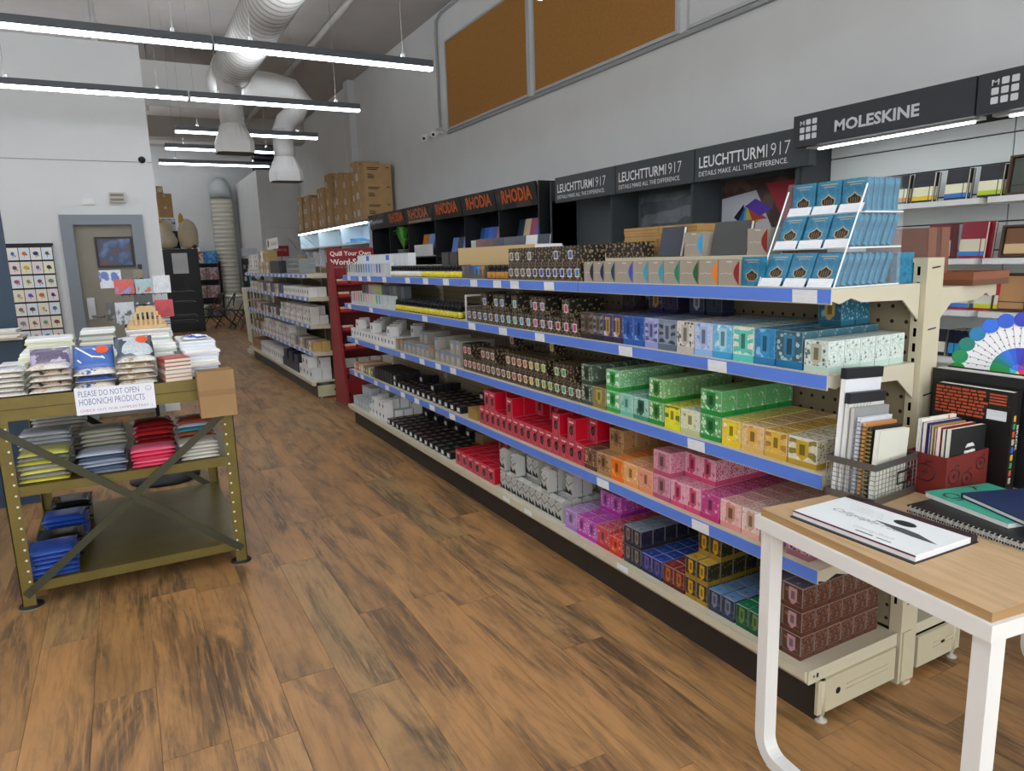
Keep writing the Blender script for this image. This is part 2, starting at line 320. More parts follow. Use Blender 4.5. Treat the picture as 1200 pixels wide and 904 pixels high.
pth, rs = ribbed(-9, .5, .19); MB().tube(pth, .19, 28, rs=rs).build('trunk', seam_material(), t, (0, 0, .32))
MB().tube([(0, .5, .32), (0, .56, .32), (0, 1.05, .3)], .2, 24, rs=[.21, .21, .21]).build('collar', DW, t)
def drop(x, y, z0, z1, par):
    q = MB().tube([(x, y, z0), (x, y, z0*.6+z1*.4), (x, y, z1+.3)], .13, 20, rs=[.125, .125, .125])
    o_ = q.build('drop', DW, par)
    a_, b_ = .2, .1
    m_ = MB(); n = 20
    ring0 = [(x+.125*math.cos(2*math.pi*j/n), y+.125*math.sin(2*math.pi*j/n), z1+.3) for j in range(n)]
    def sq(j, s):
        c_, s_ = math.cos(2*math.pi*j/n), math.sin(2*math.pi*j/n); k_ = 1/max(abs(c_), abs(s_)); return (x+c_*k_*s, y+s_*k_*s*.8)
    r1 = [(*sq(j, .19), z1+.12) for j in range(n)]; r2 = [(*sq(j, .19), z1) for j in range(n)]
    for j in range(n):
        k = (j+1) % n; m_.quad([ring0[k], ring0[j], r1[j], r1[k]]); m_.quad([r1[k], r1[j], r2[j], r2[k]])
    m_.quad(r2, 1)
    m_.build('outlet', [DW, M('55504a', .6)], par)
drop(-.05, .5, .3, -.55, t)
MB().tube([(0, 1.0, .32), (.15, 1.28, .36), (.35, 1.42, .4), (.6, 1.45, .4), (.82, 1.45, .36), (.93, 1.47, .26), (.86, 1.5, .1), (.73, 1.5, 0), (.68, 1.5, -.14)], .13, 20, rs=[.2, .18, .16, .15, .145, .14, .13, .125, .125]).build('branch', DW, t)
drop(.68, 1.5, -.1, -.73, t)
t = thing('air_handler', 'grey-white boxy air handling unit behind the duct under the ceiling', 'air unit', (1.35, 13.2, 4.05))
MB().box(-.75, .55, -.5, .5, 0, .62).build('body', M('c9c8c4', .6), t); MB().box(-.8, .6, -.55, -.5, -.05, .05).build('flange', M('b0afab', .6), t)
for s in (-.6, .4): MB().tube([(s, 0, .62), (s, 0, ZC-4.05-.001)], .01, 6).build('hanger', STEEL, t)
for k in range(3): L(MB().tube([(.2+k*.06, 19.0, 4.4-.05*k), (.45+k*.05, 13.0, 4.42-.05*k), (.55+k*.05, 12.8, 4.3-.08*k), (.55+k*.05, 12.75, 3.95)], .03, 8).build('ceiling_pipe', M('b9b8b4', .6)), '%s thin grey pipe of the bundle beside the air unit' % ('first', 'second', 'third')[k], 'pipe', 'pipes beside the air unit')
L(MB().tube([(.05, 10.5, 3.2), (.05, 10.5, ZC-.001)], .035, 10).build('sprinkler_pipe', M('c4c3c0', .6)), 'white vertical pipe rising behind the top of the partition', 'pipe')
L(MB().tube([(3.1, -1, ZC-.12), (3.1, 19, ZC-.12)], .045, 10).build('ceiling_pipe', M('bdbbb6', .6)), 'long white pipe running along the ceiling right of the duct', 'pipe')
L(MB().tube([(4.47, 8.5, ZC-.06), (4.47, 10.1, ZC-.06), (4.47, 10.28, ZC-.12), (4.47, 10.32, ZC-.3), (4.47, 10.3, 3.5)], .02, 8).build('conduit', M('9fa2a3', .5)), 'thin grey conduit dropping down the right wall to the cameras', 'conduit')
for k, y in enumerate((10.25, 10.62)):
    t = thing('bullet_camera', ('white bullet security camera nearest the cork board' if k == 0 else 'white bullet security camera farthest from the cork board'), 'camera', (4.4, y, 3.42), group='security cameras')
    MB().tube([(.1, 0, .0), (0, 0, 0)], .025, 8).build('bracket', WHITE, t); MB().tube([(.03, .05, .02), (-.12, -.12, -.06)], .045, 12).build('body', WHITE, t); MB().tube([(-.12, -.12, -.06), (-.125, -.125, -.0625)], .022, 12).build('lens', BLACK, t)
# wall duct at the back
t = thing('wall_duct', 'tall ribbed white flexible duct standing against the back wall', 'duct', (2.95, 23.7, .55))
pth, rs = [], []
for k in range(24): pth += [(0, 0, .125*k), (0, 0, .125*k+.11), (0, 0, .125*k+.118)]; rs += [.31, .31, .325]
MB().tube(pth, .3, 24, rs=rs).build('hose', M('d8d6c8', .6), t)
MB().tube([(0, 0, 3.0), (0, .02, 3.2), (0, .06, 3.35), (0, .12, 3.45), (0, .2, 3.5)], .3, 24, rs=[.315, .315, .3, .26, .12]).build('sleeve', M('b3b9ba', .5), t)
MB().lathe([(.36, -.55), (.36, -.1), (.33, 0)], n=24).build('base', M('d8d6c8', .6), t)
# cork boards + whiteboard on the right wall
CORK = M('a9783a', .85, noise=.1, nscale=40); AL = M('c3c6c6', .4, .3)
def board(y0, y1, z0, z1, mat, label, cat):
    t = thing(cat.replace(' ', '_'), label, cat, (4.5, (y0+y1)/2, z0)); w_ = (y1-y0)/2; h_ = z1-z0
    MB().box(-.02, -.003, -w_, w_, 0, h_).build('panel', mat, t)
    for a_, b_, c_, d_ in ((-w_-.03, -w_, -.03, h_+.03), (w_, w_+.03, -.03, h_+.03), (-w_, w_, -.03, 0), (-w_, w_, h_, h_+.03)): MB().box(-.03, -.002, a_, b_, c_, d_).build('frame', AL, t)
board(7.68, 10.0, 3.44, 4.62, CORK, 'brown cork board on the right wall beside the security cameras', 'cork board')
board(5.1, 7.5, 3.44, 4.62, CORK, 'brown cork board between the other cork board and the whiteboard', 'cork board')
board(2.5, 4.92, 3.44, 4.62, M('d9dcdc', .15), 'white glossy whiteboard high on the right wall', 'whiteboard')
struct(box('trim_3', M('9da0a0', .5), 4.46, 4.498, 2.4, 10.05, 3.36, 3.395))
# ================================================================ main gondola
PEG = BRICK('8f8268', '1c1812', .0508, .0508, .13)
GX0, GXP, GY0, GY1 = 1.84, 2.27, 1.40, 6.70
SEC = [1.40, 2.735, 4.05, 5.375, 6.70]
SH = [1.425, 1.165, .85, .535]; BASEZ = .195
KICK = M('2e2620', .6)
g = thing('gondola_shelving', 'long cream metal shop shelving run with blue price strips, nearest the camera', 'shelving', (2.3, 4.05, 0))
def gp(mb, name, mat, par=None): return child_world(mb.build(name, mat, g), g) if par is None else mb.build(name, mat, par)
def slots(mb, x, y, z0, z1, m, axis):
    z = z0
    while z < z1:
        if axis == 'x': mb.quad([(x, y+.005, z), (x, y-.005, z), (x, y-.005, z+.028), (x, y+.005, z+.028)], m)
        z += .05
for i, y in enumerate(SEC):
    m = MB().box(2.275, 2.365, y-.02+.005, y+.03, 0, 1.505)
    slots(m, 2.2745, y+.012, .3, 1.48, 1, 'x'); slots(m, 2.2745, y+.012, .3, 1.48, 1, 'x')
    if i == 0:
        for z in (1.47, 1.27, 1.05, .8, .55, .3): m.quad([(2.30, y-.0155, z), (2.345, y-.0155, z+.004), (2.345, y-.0155, z+.009), (2.30, y-.0155, z+.005)], 1)
        m.box(2.285, 2.33, y-.021, y-.0152, .01, .2).box(2.29, 2.325, y-.03, y-.02, 0, .012)
    gp(m, 'upright', [M('c4bb9f', .5), BLACK])
for i in range(4):
    y0, y1 = SEC[i]+.03, SEC[i+1]-.016
    gp(MB().box(2.282, 2.292, y0, y1, .2, 1.49), 'back_panel', PEG); gp(MB().box(2.345, 2.355, y0, y1, .2, 1.49), 'back_panel', PEG)
    gp(MB().box(2.274, 2.366, y0, y1, 1.491, 1.505), 'top_rail', CREAM)
    y0, y1 = SEC[i]+.002, SEC[i+1]-.002
    gp(MB().box(1.862, 1.872, y0, y1, .0, .145), 'kick_plate', KICK); gp(MB().box(2.628, 2.638, y0, y1, .0, .145), 'kick_plate', KICK)
    d_ = MB().prism([(1.80, .197), (1.80, .165), (1.815, .147), (1.85, .147), (1.85, .185), (2.272, .185), (2.272, BASEZ), (1.81, BASEZ)], y0, y1, 'y'); o = gp(d_, 'base_deck', CREAM)
    if i in (0, 1):
        tg = MB()
        for q in ((.45, .7) if i == 1 else (.95,)): tg.quad([(1.7993, y0+q+.05, .17), (1.7993, y0+q-.03, .17), (1.7993, y0+q-.03, .195), (1.7993, y0+q+.05, .195)])
        tg.build('price_tag', TAG, o)
    if i == 0: MB().box(1.812, 2.272, y0-.006, y0-.001, .148, .196).quad([(1.835, y0-.0065, .168), (1.841, y0-.0065, .168), (1.841, y0-.0065, .176), (1.835, y0-.0065, .176)], 1).quad([(1.85, y0-.0065, .164), (1.86, y0-.0065, .164), (1.86, y0-.0065, .18), (1.85, y0-.0065, .18)], 1).build('end_plate', [CREAM, BLACK], o)
    gp(MB().box(2.368, 2.66, y0, y1, .155, BASEZ), 'base_deck', CREAM)
def bracket(x0, x1, z, y, s):
    """end bracket of a shelf: deep at the post, thin at the lip"""
    d = (x1-x0)
    return MB().prism([(x0, z), (x0, z-.035), (x0+d*.08, z-.045), (x0+d*.2, z-.03), (x0+d*.32, z-.045), (x0+d*.8, z-.05), (x1, z-.12), (x1, z)], y, y+.006, 'y')
for si, z in enumerate(SH):
    for i in range(4):
        y0, y1 = SEC[i]+.003, SEC[i+1]-.003
        o = gp(MB().box(GX0+.006, 2.272, y0+.007, y1-.007, z-.03, z).box(GX0, GX0+.006, y0, y1, z-.045, z+.004), 'shelf', CREAM)
        MB().box(GX0-.003, GX0-.0005, y0, y1, z-.041, z+.0005).build('price_strip', BLUE, o)
        bracket(GX0+.006, 2.272, z, y0, 1).build('bracket', CREAM, o); bracket(GX0+.006, 2.272, z, y1-.006, 1).build('bracket', CREAM, o)
        tags = {0: {0: (.09,), 1: (.25, .6, .8, 1.1), 2: (.2, .55, .9), 3: (.1, .5, .75, 1.1)}, 1: {0: (.45, .98), 1: (.35, .75, 1.15), 2: (.6,), 3: (.5, 1.15)}, 2: {0: (.55,), 1: (), 2: (.15, .4, .7, 1.1), 3: (.4, 1.0)}, 3: {0: (.52, 1.15), 1: (), 2: (.2, .55, .85, 1.15), 3: (.2, .5, .9, 1.1)}}[si][i]
        for q in tags: MB().box(-.002, 0, -.045, .045, 0, .04).build('price_tag', TAG, o, (GX0-.0035, y0+q, z-.042), (0, R(-3), 0))
o = gp(MB().box(2.368, 2.72, SEC[0]+.01, SEC[1]-.01, 1.385, 1.405), 'shelf', CREAM)
MB().prism([(2.72, 1.405), (2.72, 1.365), (2.68, 1.362), (2.66, 1.375), (2.6, 1.355), (2.45, 1.35), (2.368, 1.28), (2.368, 1.405)], SEC[0]+.003, SEC[0]+.009, 'y').build('bracket', CREAM, o); MB().box(2.721, 2.724, SEC[0], SEC[1], 1.365, 1.41).build('price_strip', M('a8302c', .4), o)
# base end brackets with levelling feet
for x0, x1, sgn in ((1.85, 2.255, 1), (2.385, 2.65, -1)):
    m = MB().box(x0, x1, 1.386, 1.398, .03, .15)
    cx = x0+.1 if sgn > 0 else x1-.11
    m.disc((cx, 1.3855, .09), (1, 0, 0), (0, 0, 1), .012, .012, 14, 1)
    for k in range(5): m.disc((x0+(x1-x0)*(.12+.19*k), 1.3852, .055 if k % 2 else .125), (1, 0, 0), (0, 0, 1), .006, .006, 10)
    m.box(x0+(x1-x0)*.35, x0+(x1-x0)*.9, 1.383, 1.386, .098, .102).box(x0+(x1-x0)*.35, x0+(x1-x0)*.9, 1.383, 1.386, .08, .084)
    o = gp(m, 'base_bracket', [M('c2b99c', .5), BLACK])
    fx = x0+.015 if sgn > 0 else x1-.05
    MB().tube([(fx+.012, 1.392, .025), (fx+.012, 1.392, .15)], .011, 8).build('leg_tube', M('c2b99c', .5), o); MB().lathe([(.02, 0), (.02, .006), (.007, .012), (.007, .035)], (fx+.012, 1.392, 0), 12).build('levelling_foot', M('b5b0a0', .5), o)

# ---------------------------------------------------------------- product meshes (front faces -x, base centre at origin)
def LT(h, f): return '%02x%02x%02x' % tuple(int(int(h[i:i+2], 16)*(1-f)+238*f) for i in (0, 2, 4))
def ink_box(w_, d_, h_, base, pat, band=None, plq=None, kind='vor', scale=75, thr=.4, foil=0, top=None):
    m = MB(); a, b_ = d_/2, w_/2; bh = h_*.2 if band else 0
    c = .0016
    def ring(z, e=0): return [(-a+e, -b_+e, z), (a-e, -b_+e, z), (a-e, b_-e, z), (-a+e, b_-e, z)]
    if band: m.hexa(ring(0)+ring(bh), 1)
    m.hexa(ring(bh)+ring(h_-c), 6); m.hexa(ring(h_-c)+ring(h_, c), 6)
    xf_ = -a-.0003; i_ = .0022; zb_ = bh+.001 if band else i_
    m.quad([(xf_, b_-i_, zb_), (xf_, -b_+i_, zb_), (xf_, -b_+i_, h_-i_), (xf_, b_-i_, h_-i_)], 0)
    if plq:
        x = -a-.0006; pw_, z0, z1 = w_*.22, h_*.26, h_*.9
        m.quad([(x, pw_, z1), (x, pw_, z0+pw_*.6), (x, 0, z0-pw_*.3), (x, -pw_, z0+pw_*.6), (x, -pw_, z1)][::1], 2)
        m.quad([(x-.0003, pw_*.45, z1-.012), (x-.0003, pw_*.45, z0+.014), (x-.0003, -pw_*.45, z0+.014), (x-.0003, -pw_*.45, z1-.012)], 4)
    e = .0022; yy = -b_-.0005; pz0 = bh+.001 if band else .003
    for y2, o_ in ((yy, 1), (-yy, -1)): m.quad([(-a+e, y2, pz0), (a-e, y2, pz0), (a-e, y2, h_-e), (-a+e, y2, h_-e)][::o_], 5)
    m.quad([(-a+e, -b_+e, h_+.0003), (a-e, -b_+e, h_+.0003), (a-e, b_-e, h_+.0003), (-a+e, b_-e, h_+.0003)], 3 if top else 5)
    if top: m.disc((-a*.25, 0, h_+.0006), (1, 0, 0), (0, 1, 0), .008, .008, 10, 4)
    mats = [PAT(base, pat, kind, scale, thr,   .28 if foil else .42, .3 if foil else 0), M(band or base, .3 if foil else .45, .5 if foil else 0), M(plq or base, .35, .4 if foil else 0), M(top or base, .25, .25 if foil else 0), M('%02x%02x%02x' % tuple(int(int((plq or base)[i:i+2], 16)*.6) for i in (0, 2, 4)), .4), PAT(base, pat, 'vor' if kind != 'vor' else 'noise', 95 if kind != 'vor' else 60, .36, .28 if foil else .42, .3 if foil else 0), M(LT(base, .45 if foil else .3), .35, .3 if foil else 0)]  # last slot: lightened base, edge highlights put into the body colour
    return m.mesh('ink_box', mats)
WM = {}
def window_box(col, w_=.064, d_=.064, h_=.084, pat='3', blank=False):
    k = (col, w_, blank)
    if k in WM: return WM[k]
    m = MB().box(-d_/2, d_/2, -w_/2, w_/2, 0, h_); x = -d_/2-.0006
    if not blank:
        m.quad([(x, .018, .022), (x, -.018, .022), (x, -.018, .062), (x, .018, .062)], 1)
        m.quad([(x-.0004, .0125, .027), (x-.0004, -.0125, .027), (x-.0004, -.0125, .057), (x-.0004, .0125, .057)], 2)
        m.quad([(x, .026, .072), (x, -.026, .072), (x, -.026, .078), (x, .026, .078)], 3)
        m.quad([(x, .022, .006), (x, -.022, .006), (x, -.022, .013), (x, .022, .013)], 3)
    WM[k] = m.mesh('window_ink_box', [PAT('12100e', '97805c', 'vor', 72, .38, .5), M('dcd6cc', .5), M(col, .4), M('57503f', .5)]); return WM[k]
def red_box(w_=.07, d_=.078, h_=.11):
    w_ -= .003; d_ -= .002; m = MB().box(-d_/2, d_/2, -w_/2, w_/2, 0, h_, ms=[0, 0, 0, 0, 0, 1]); x = -d_/2-.0006
    m.disc((x, 0, h_*.45), (0, -1, 0), (0, 0, 1), w_*.24, h_*.22, 14, 2); m.disc((x-.0005, 0, h_*.43), (0, -1, 0), (0, 0, 1), w_*.13, h_*.12, 10, 4)
    m.quad([(x, w_*.3, h_*.78), (x, -w_*.3, h_*.78), (x, -w_*.3, h_*.86), (x, w_*.3, h_*.86)], 3)
    e, f, i = d_/2, w_/2, .002
    m.quad([(-e+i, -f+i, h_+.0005), (e-i, -f+i, h_+.0005), (e-i, f-i, h_+.0005), (-e+i, f-i, h_+.0005)], 5)
    for sg_ in (1, -1): m.quad([(-e+i, -sg_*(f+.0005), i), (e-i, -sg_*(f+.0005), i), (e-i, -sg_*(f+.0005), h_-i), (-e+i, -sg_*(f+.0005), h_-i)][::sg_], 5)
    return m.mesh('red_ink_box', [M('dc5a68', .4), PAT('c24a58', 'a01b30', 'noise', 60, .42, .4), M('101014', .4), M('e9b9be', .5), M('5a4a48', .4), M('c40f2a', .35)])
def gable_box(w_=.062, d_=.06, h_=.125):
    a, b_ = d_/2, w_/2; m = MB()
    m.prism([(-a, 0), (a, 0), (a, h_*.86), (-a*.1, h_), (-a, h_*.9)], -b_, b_, 'y'); x = -a-.0006
    m.quad([(x, b_, h_*.12), (x, -b_*.2, h_*.12), (x, b_, h_*.42)], 1); m.quad([(x, b_*.3, h_*.12), (x, -b_, h_*.12), (x, -b_*.35, h_*.36)], 1)
    m.quad([(x, b_, h_*.62), (x, b_*.1, h_*.44), (x, b_*.1, h_*.48), (x, b_, h_*.67)], 1); m.quad([(x, b_*.1, h_*.44), (x, -b_, h_*.66), (x, -b_, h_*.7), (x, b_*.1, h_*.48)], 1)
    m.quad([(x, b_, h_*.72), (x, b_*.5, h_*.88), (x, b_*.7, h_*.88), (x, b_, h_*.79)], 1); m.disc((x, -b_*.1, h_*.72), (0, -1, 0), (0, 0, 1), .003, .003, 8, 1)
    return m.mesh('gable_carton', [M('b6b6b0', .35, .1), BLACK])
def low_box(w_=.075, d_=.064, h_=.045, dot='6b4438', lab=True, body='17171b'):
    m = MB().box(-d_/2, d_/2, -w_/2, w_/2, 0, h_); x = -d_/2-.0006
    if lab: m.quad([(x, w_*.32, h_*.2), (x, -w_*.22, h_*.2), (x, -w_*.22, h_*.8), (x, w_*.32, h_*.8)], 1)
    m.quad([(-d_*.25, -w_*.3, h_+.0005), (d_*.25, -w_*.3, h_+.0005), (d_*.25, w_*.3, h_+.0005), (-d_*.25, w_*.3, h_+.0005)], 2)
    return m.mesh('low_ink_box', [M(body, .4), M('d8d8d8', .5), M(LT(dot, .12), .4)])
def plain_box(w_, d_, h_, body, mark=None, stripe=None):
    m = MB().box(-d_/2, d_/2, -w_/2, w_/2, 0, h_); x = -d_/2-.0006
    if mark: m.quad([(x, w_*.16, h_*.35), (x, -w_*.16, h_*.35), (x, -w_*.16, h_*.7), (x, w_*.16, h_*.7)], 1)
    if stripe: m.quad([(x, w_*.5, h_*.72), (x, -w_*.5, h_*.72), (x, -w_*.5, h_*.95), (x, w_*.5, h_*.95)], 2)
    m.quad([(x*.999-.0001, w_*.5, h_*.965), (x*.999-.0001, -w_*.5, h_*.965), (x*.999-.0001, -w_*.5, h_*.975), (x*.999-.0001, w_*.5, h_*.975)], 3)
    return m.mesh('carton', [M(body, .45), M(mark or body, .5), M(stripe or body, .45), M('%02x%02x%02x' % tuple(int(int(body[i:i+2], 16)*.75) for i in (0, 2, 4)), .5)])
def put(name, me, x, y, z, label, cat, group, rz=0, ry=0): return L(link(name, me, None, (x, y, z), (0, ry, rz)), label, cat, group)
ORD = ('first', 'second', 'third', 'fourth', 'fifth', 'sixth', 'seventh', 'eighth', 'ninth', 'tenth', 'eleventh', 'twelfth', 'thirteenth', 'fourteenth', 'fifteenth', 'sixteenth', 'seventeenth', 'eighteenth', 'nineteenth', 'twentieth', 'twenty-first', 'twenty-second')
jit = lambda s: random.uniform(-s, s)
def fill(name, me, y0, y1, z, n, layers, label, cat, group, d_, h_, xf=1.872, ncol=1, start=0, z0=0, gap=.0035):
    """ncol columns between y0 (far) and y1 (near), n boxes deep from the front edge, layers high"""
    ys = [y0+(y1-y0)*(k+.5)/ncol for k in range(ncol)]
    for y in ys:
        for l in range(layers):
            for k in range(start, n): put(name, me, xf+d_/2+k*(d_+gap), y+jit(.0006), z+z0+l*(h_+.0005), label+(', %s column' % ('left' if y == ys[0] else 'right') if ncol > 1 else '')+', '+(ORD[k]+' from the front' if k else 'front')+(', layer %s' % ('one', 'two', 'three')[l] if layers > 1 else ''), cat, group, jit(.006))

# ---- patterned ink boxes
def pcol(shelf, sname, y0, y1, cname, base, pat, band, plq, n=5, layers=1, h_=.112, kind='vor', scale=75, foil=0, top=None, ncol=1, extra=None, gname='patterned ink boxes', d_=.072, xf=1.872, thr=.4):
    wd = abs(y1-y0)/ncol-.004; me = ink_box(wd, d_, h_, base, pat, band, plq, kind, scale, thr, foil, top)
    lab = '%s %s box, %s' % (cname, 'foil ink' if foil else 'ink', sname)
    fill('ink_box', me, y0, y1, shelf, n, layers, lab, 'box', gname+' '+sname, d_, h_, xf, ncol)
    if extra:   # (n boxes deep, first depth index): a part of a further layer
        fill('ink_box', me, y0, y1, shelf, extra[0], 1, lab+', upper layer', 'box', gname+' '+sname, d_, h_, xf, ncol, extra[1], layers*(h_+.0005))
    return me
s2, s3, s4 = SH[1], SH[2], SH[3]; n2, n3, n4, nb = 'second shelf', 'middle shelf', 'fourth shelf', 'bottom deck'
H2 = .122
for y0, y1, nc, cn, ba, pa, bd, pl, ki, sc in (
    (2.772, 2.672, 1, 'dark brown', '3a302b', '786a5c', '2a221e', '54463b', 'wave', 9), (2.672, 2.592, 1, 'charcoal', '36343a', '8b857c', '242226', '6a6560', 'wave', 9),
    (2.592, 2.450, 2, 'purple and gold', '3e3566', 'cfc6dd', '2c2648', 'b09138', 'noise', 26), (2.448, 2.305, 2, 'royal blue', '2a4f9e', '7fb0df', '2c5ba6', '24509a', 'noise', 28),
    (2.303, 2.219, 1, 'lilac', 'a5a8d4', '5c5f92', '9397c8', '8b8fc2', 'wave', 10), (2.217, 2.112, 1, 'slate blue', '7d8b9c', '39444f', '5f6c7c', '8a96a4', 'wave', 10),
    (2.110, 2.013, 1, 'cream and grey', 'd6d3cb', '5d5a58', 'bdb9b0', 'b9b3a6', 'vor', 60), (2.011, 1.915, 1, 'pale periwinkle', 'b9c8e6', '6f94cf', '8fb4e0', '9fb4da', 'noise', 36),
    (1.913, 1.819, 1, 'sky blue', '6fb9dd', 'e6f2f4', '3f9fd0', '9fd0e2', 'noise', 40), (1.817, 1.721, 1, 'mint and cream', 'dfe3d0', '5fc2b4', '58c7bd', '62c9b5', 'wave', 9),
    (1.719, 1.629, 1, 'ocean blue', '2f84b8', '8cc6e6', '2a77ac', '3f8fbe', 'noise', 22), (1.627, 1.521, 1, 'dark teal', '33606e', 'a9bdc0', '1f6f9e', '3b7a9e', 'vor', 55)):
    pcol(s2, n2, y0, y1, cn, ba, pa, bd, pl, 5, 1, H2, ki, sc, ncol=nc)
pcol(s2, n2, 1.517, 1.425, 'pale mint lattice', 'cfdcd3', '4f6f70', 'b9cfc2', 'b8b39a', 5, 1, .1, 'vor', 62, thr=.36)
put_back = [(2.70, '2c2630', '55504a', '4a4038', 'dark brown'), (2.50, '2d2448', '7d6a9a', 'b09138', 'deep purple'), (2.40, '241d38', '2f2850', '3a3050', 'violet black'), (2.24, '1f2b48', '33405e', '9aa0a8', 'navy'), (2.14, '1b2238', '222c48', '26304c', 'ink blue')]
for y, ba, pa, pl, cn in put_back:
    me = ink_box(.085, .07, .088, ba, pa, ba, pl, 'noise', 30); put('ink_box', me, 2.13, y, s2+H2+.0005, cn+' ink box stacked at the back of the second shelf', 'box', 'ink boxes stacked at the back')
me = ink_box(.09, .07, .088, '1f5d74', '7fb4c0', '1f5d74', 'b8a050', 'noise', 24)
for y in (1.60,): put('ink_box', me, 2.13, y, s2+H2+.0005, 'teal wave ink box with gold plaque stacked at the back', 'box', 'ink boxes stacked at the back')
me = ink_box(.09, .07, .088, '1f5d74', '7fb4c0', '1f5d74', None, 'noise', 24); put('ink_box', me, 2.205, 1.60, s2+H2+.0005, 'plain-sided teal wave ink box behind the gold plaque one', 'box', 'ink boxes stacked at the back')
H3 = .096
for y0, y1, cn, ba, pa, bd, pl, ki, sc, n_, ly, ex in (
    (2.772, 2.684, 'dark sage', '4f6150', 'aebda6', '3b4a3c', '2f3d31', 'vor', 70, 5, 2, None), (2.682, 2.576, 'olive gold', '8f7f48', '6a5d33', '857540', 'b3a05a', 'noise', 30, 2, 1, None),
    (2.574, 2.475, 'leaf green', '7fc087', 'dcead6', '2f9a3f', '2f9a45', 'wave', 9, 5, 2, None), (2.473, 2.378, 'pale teal', '9fd0bf', '4f9a88', '6fb8a0', '7dbfa8', 'noise', 40, 4, 1, None),
    (2.376, 2.276, 'seafoam', '9cc9b6', '2f6a54', '3f8a6a', '2f5a4a', 'noise', 26, 4, 1, None), (2.274, 2.179, 'grass green', '7fb272', 'd9e6cc', '2a8a30', '3a7a35', 'vor', 66, 5, 1, (5, 0)),
    (2.177, 2.083, 'lemon yellow', 'd9d63a', '6a7a30', 'd6d820', 'e2d83a', 'wave', 7, 4, 1, None), (2.081, 1.974, 'cream and sage', 'd8dcc4', '8f9a6a', 'bac08a', 'dcd6a0', 'noise', 34, 4, 1, None),
    (1.972, 1.863, 'forest green', '5ea866', 'd4e6cc', '1f8a3a', '2a7a3a', 'vor', 60, 5, 1, (5, 0)), (1.861, 1.768, 'bright yellow', 'e0c44a', 'f2ead0', 'e0c020', 'e6cc30', 'noise', 34, 5, 1, None),
    (1.766, 1.663, 'peach', 'e0bd84', 'c98a6a', 'd6ac60', 'd9a850', 'noise', 30, 5, 1, None), (1.661, 1.566, 'amber', 'd9b45a', 'b07a3a', 'cfa040', 'd8b040', 'wave', 8, 4, 1, None),
    (1.564, 1.45, 'white and gold', 'd9d4bc', '8a7a3a', 'b08f2a', 'c2a02f', 'wave', 8, 5, 1, None)):
    pcol(s3, n3, y0, y1, cn, ba, pa, bd, pl, n_, ly, H3, ki, sc, extra=ex)
H4 = .104
for y0, y1, nc, cn, ba, pa, bd, pl, ki, sc, n_, ly, ex in (
    (2.756, 2.655, 1, 'reddish brown', '6a4334', 'c2a080', '55352a', '7a5540', 'vor', 66, 5, 1, None), (2.653, 2.547, 1, 'tan', 'b3895a', '5e4430', 'a87c48', '8a6440', 'vor', 62, 5, 1, (5, 1)),
    (2.545, 2.452, 1, 'orange', 'e07a2a', 'f0b070', 'e06a10', 'd86a18', 'noise', 24, 5, 1, None), (2.450, 2.343, 1, 'apricot', 'e6a56a', 'f4d0a8', 'e09050', 'dca060', 'noise', 30, 5, 1, None),
    (2.341, 2.246, 1, 'salmon', 'e09a78', 'c06a5a', 'e08a60', 'd89070', 'noise', 34, 5, 1, None), (2.244, 2.139, 1, 'dusty pink', 'cf8ea0', 'a85a78', 'b0506a', 'a06a70', 'noise', 30, 5, 2, None),
    (2.137, 1.962, 2, 'rose and white', 'e0a4b4', 'b8325a', 'cc4a70', 'c04a6a', 'noise', 28, 5, 1, (5, 1)), (1.960, 1.862, 1, 'magenta', 'c03a80', 'ecb0cc', 'b8306a', 'b04a80', 'noise', 30, 5, 1, None),
    (1.860, 1.756, 1, 'blush pink', 'eebfba', 'd8868a', 'dd9490', 'c8907a', 'noise', 28, 5, 1, None), (1.754, 1.669, 1, 'shell pink', 'ecd2c8', 'd09a98', 'e0a898', 'd0a890', 'noise', 30, 5, 1, None),
    (1.667, 1.590, 1, 'pale mauve', 'dcb4bc', 'a86a80', 'cc94a0', 'b88a90', 'noise', 30, 4, 1, None), (1.556, 1.462, 1, 'mauve filigree', 'b98a98', '3a2430', '8f5a68', 'a87a70', 'vor', 60, 3, 1, None)):
    pcol(s4, n4, y0, y1, cn, ba, pa, bd, pl, n_, ly, H4, ki, sc, ncol=nc, extra=ex)
for y, cn, ba in ((2.36, 'orange', 'd8641c'), (2.26, 'dark rose', 'a8405c')):
    put('ink_box', ink_box(.09, .07, .09, ba, 'e0a080', ba, None, 'noise', 30), 2.16, y, s4+H4+.0005, cn+' ink box alone on the upper layer of the fourth shelf', 'box', 'patterned ink boxes the fourth shelf')
HB = .1; XB = 1.84
for y0, y1, nc, cn, ba, pa, bd, pl, ki, sc, n_, ly, ex in (
    (2.888, 2.784, 1, 'lilac', 'a884bc', 'd6c0dc', '9a70b4', '9a78b0', 'noise', 34, 5, 1, None), (2.782, 2.612, 2, 'fuchsia', 'b84aa8', 'e8b8e0', 'b02a9c', 'a0489a', 'vor', 80, 5, 1, (6, 2)),
    (2.610, 2.518, 1, 'rosy red', 'c0404c', 'eab0b0', 'b02a3a', 'b84a50', 'noise', 34, 5, 1, None)):
    pcol(BASEZ, nb, y0, y1, cn, ba, pa, bd, pl, n_, ly, HB, ki, sc, ncol=nc, extra=ex, xf=XB, d_=.068)
pcol(BASEZ, nb, 2.514, 2.42, 'scarlet', 'd03a20', 'f0b0a0', 'c02a18', 'd84a30', 2, 1, .085, 'noise', 30, xf=XB)
HF = .085
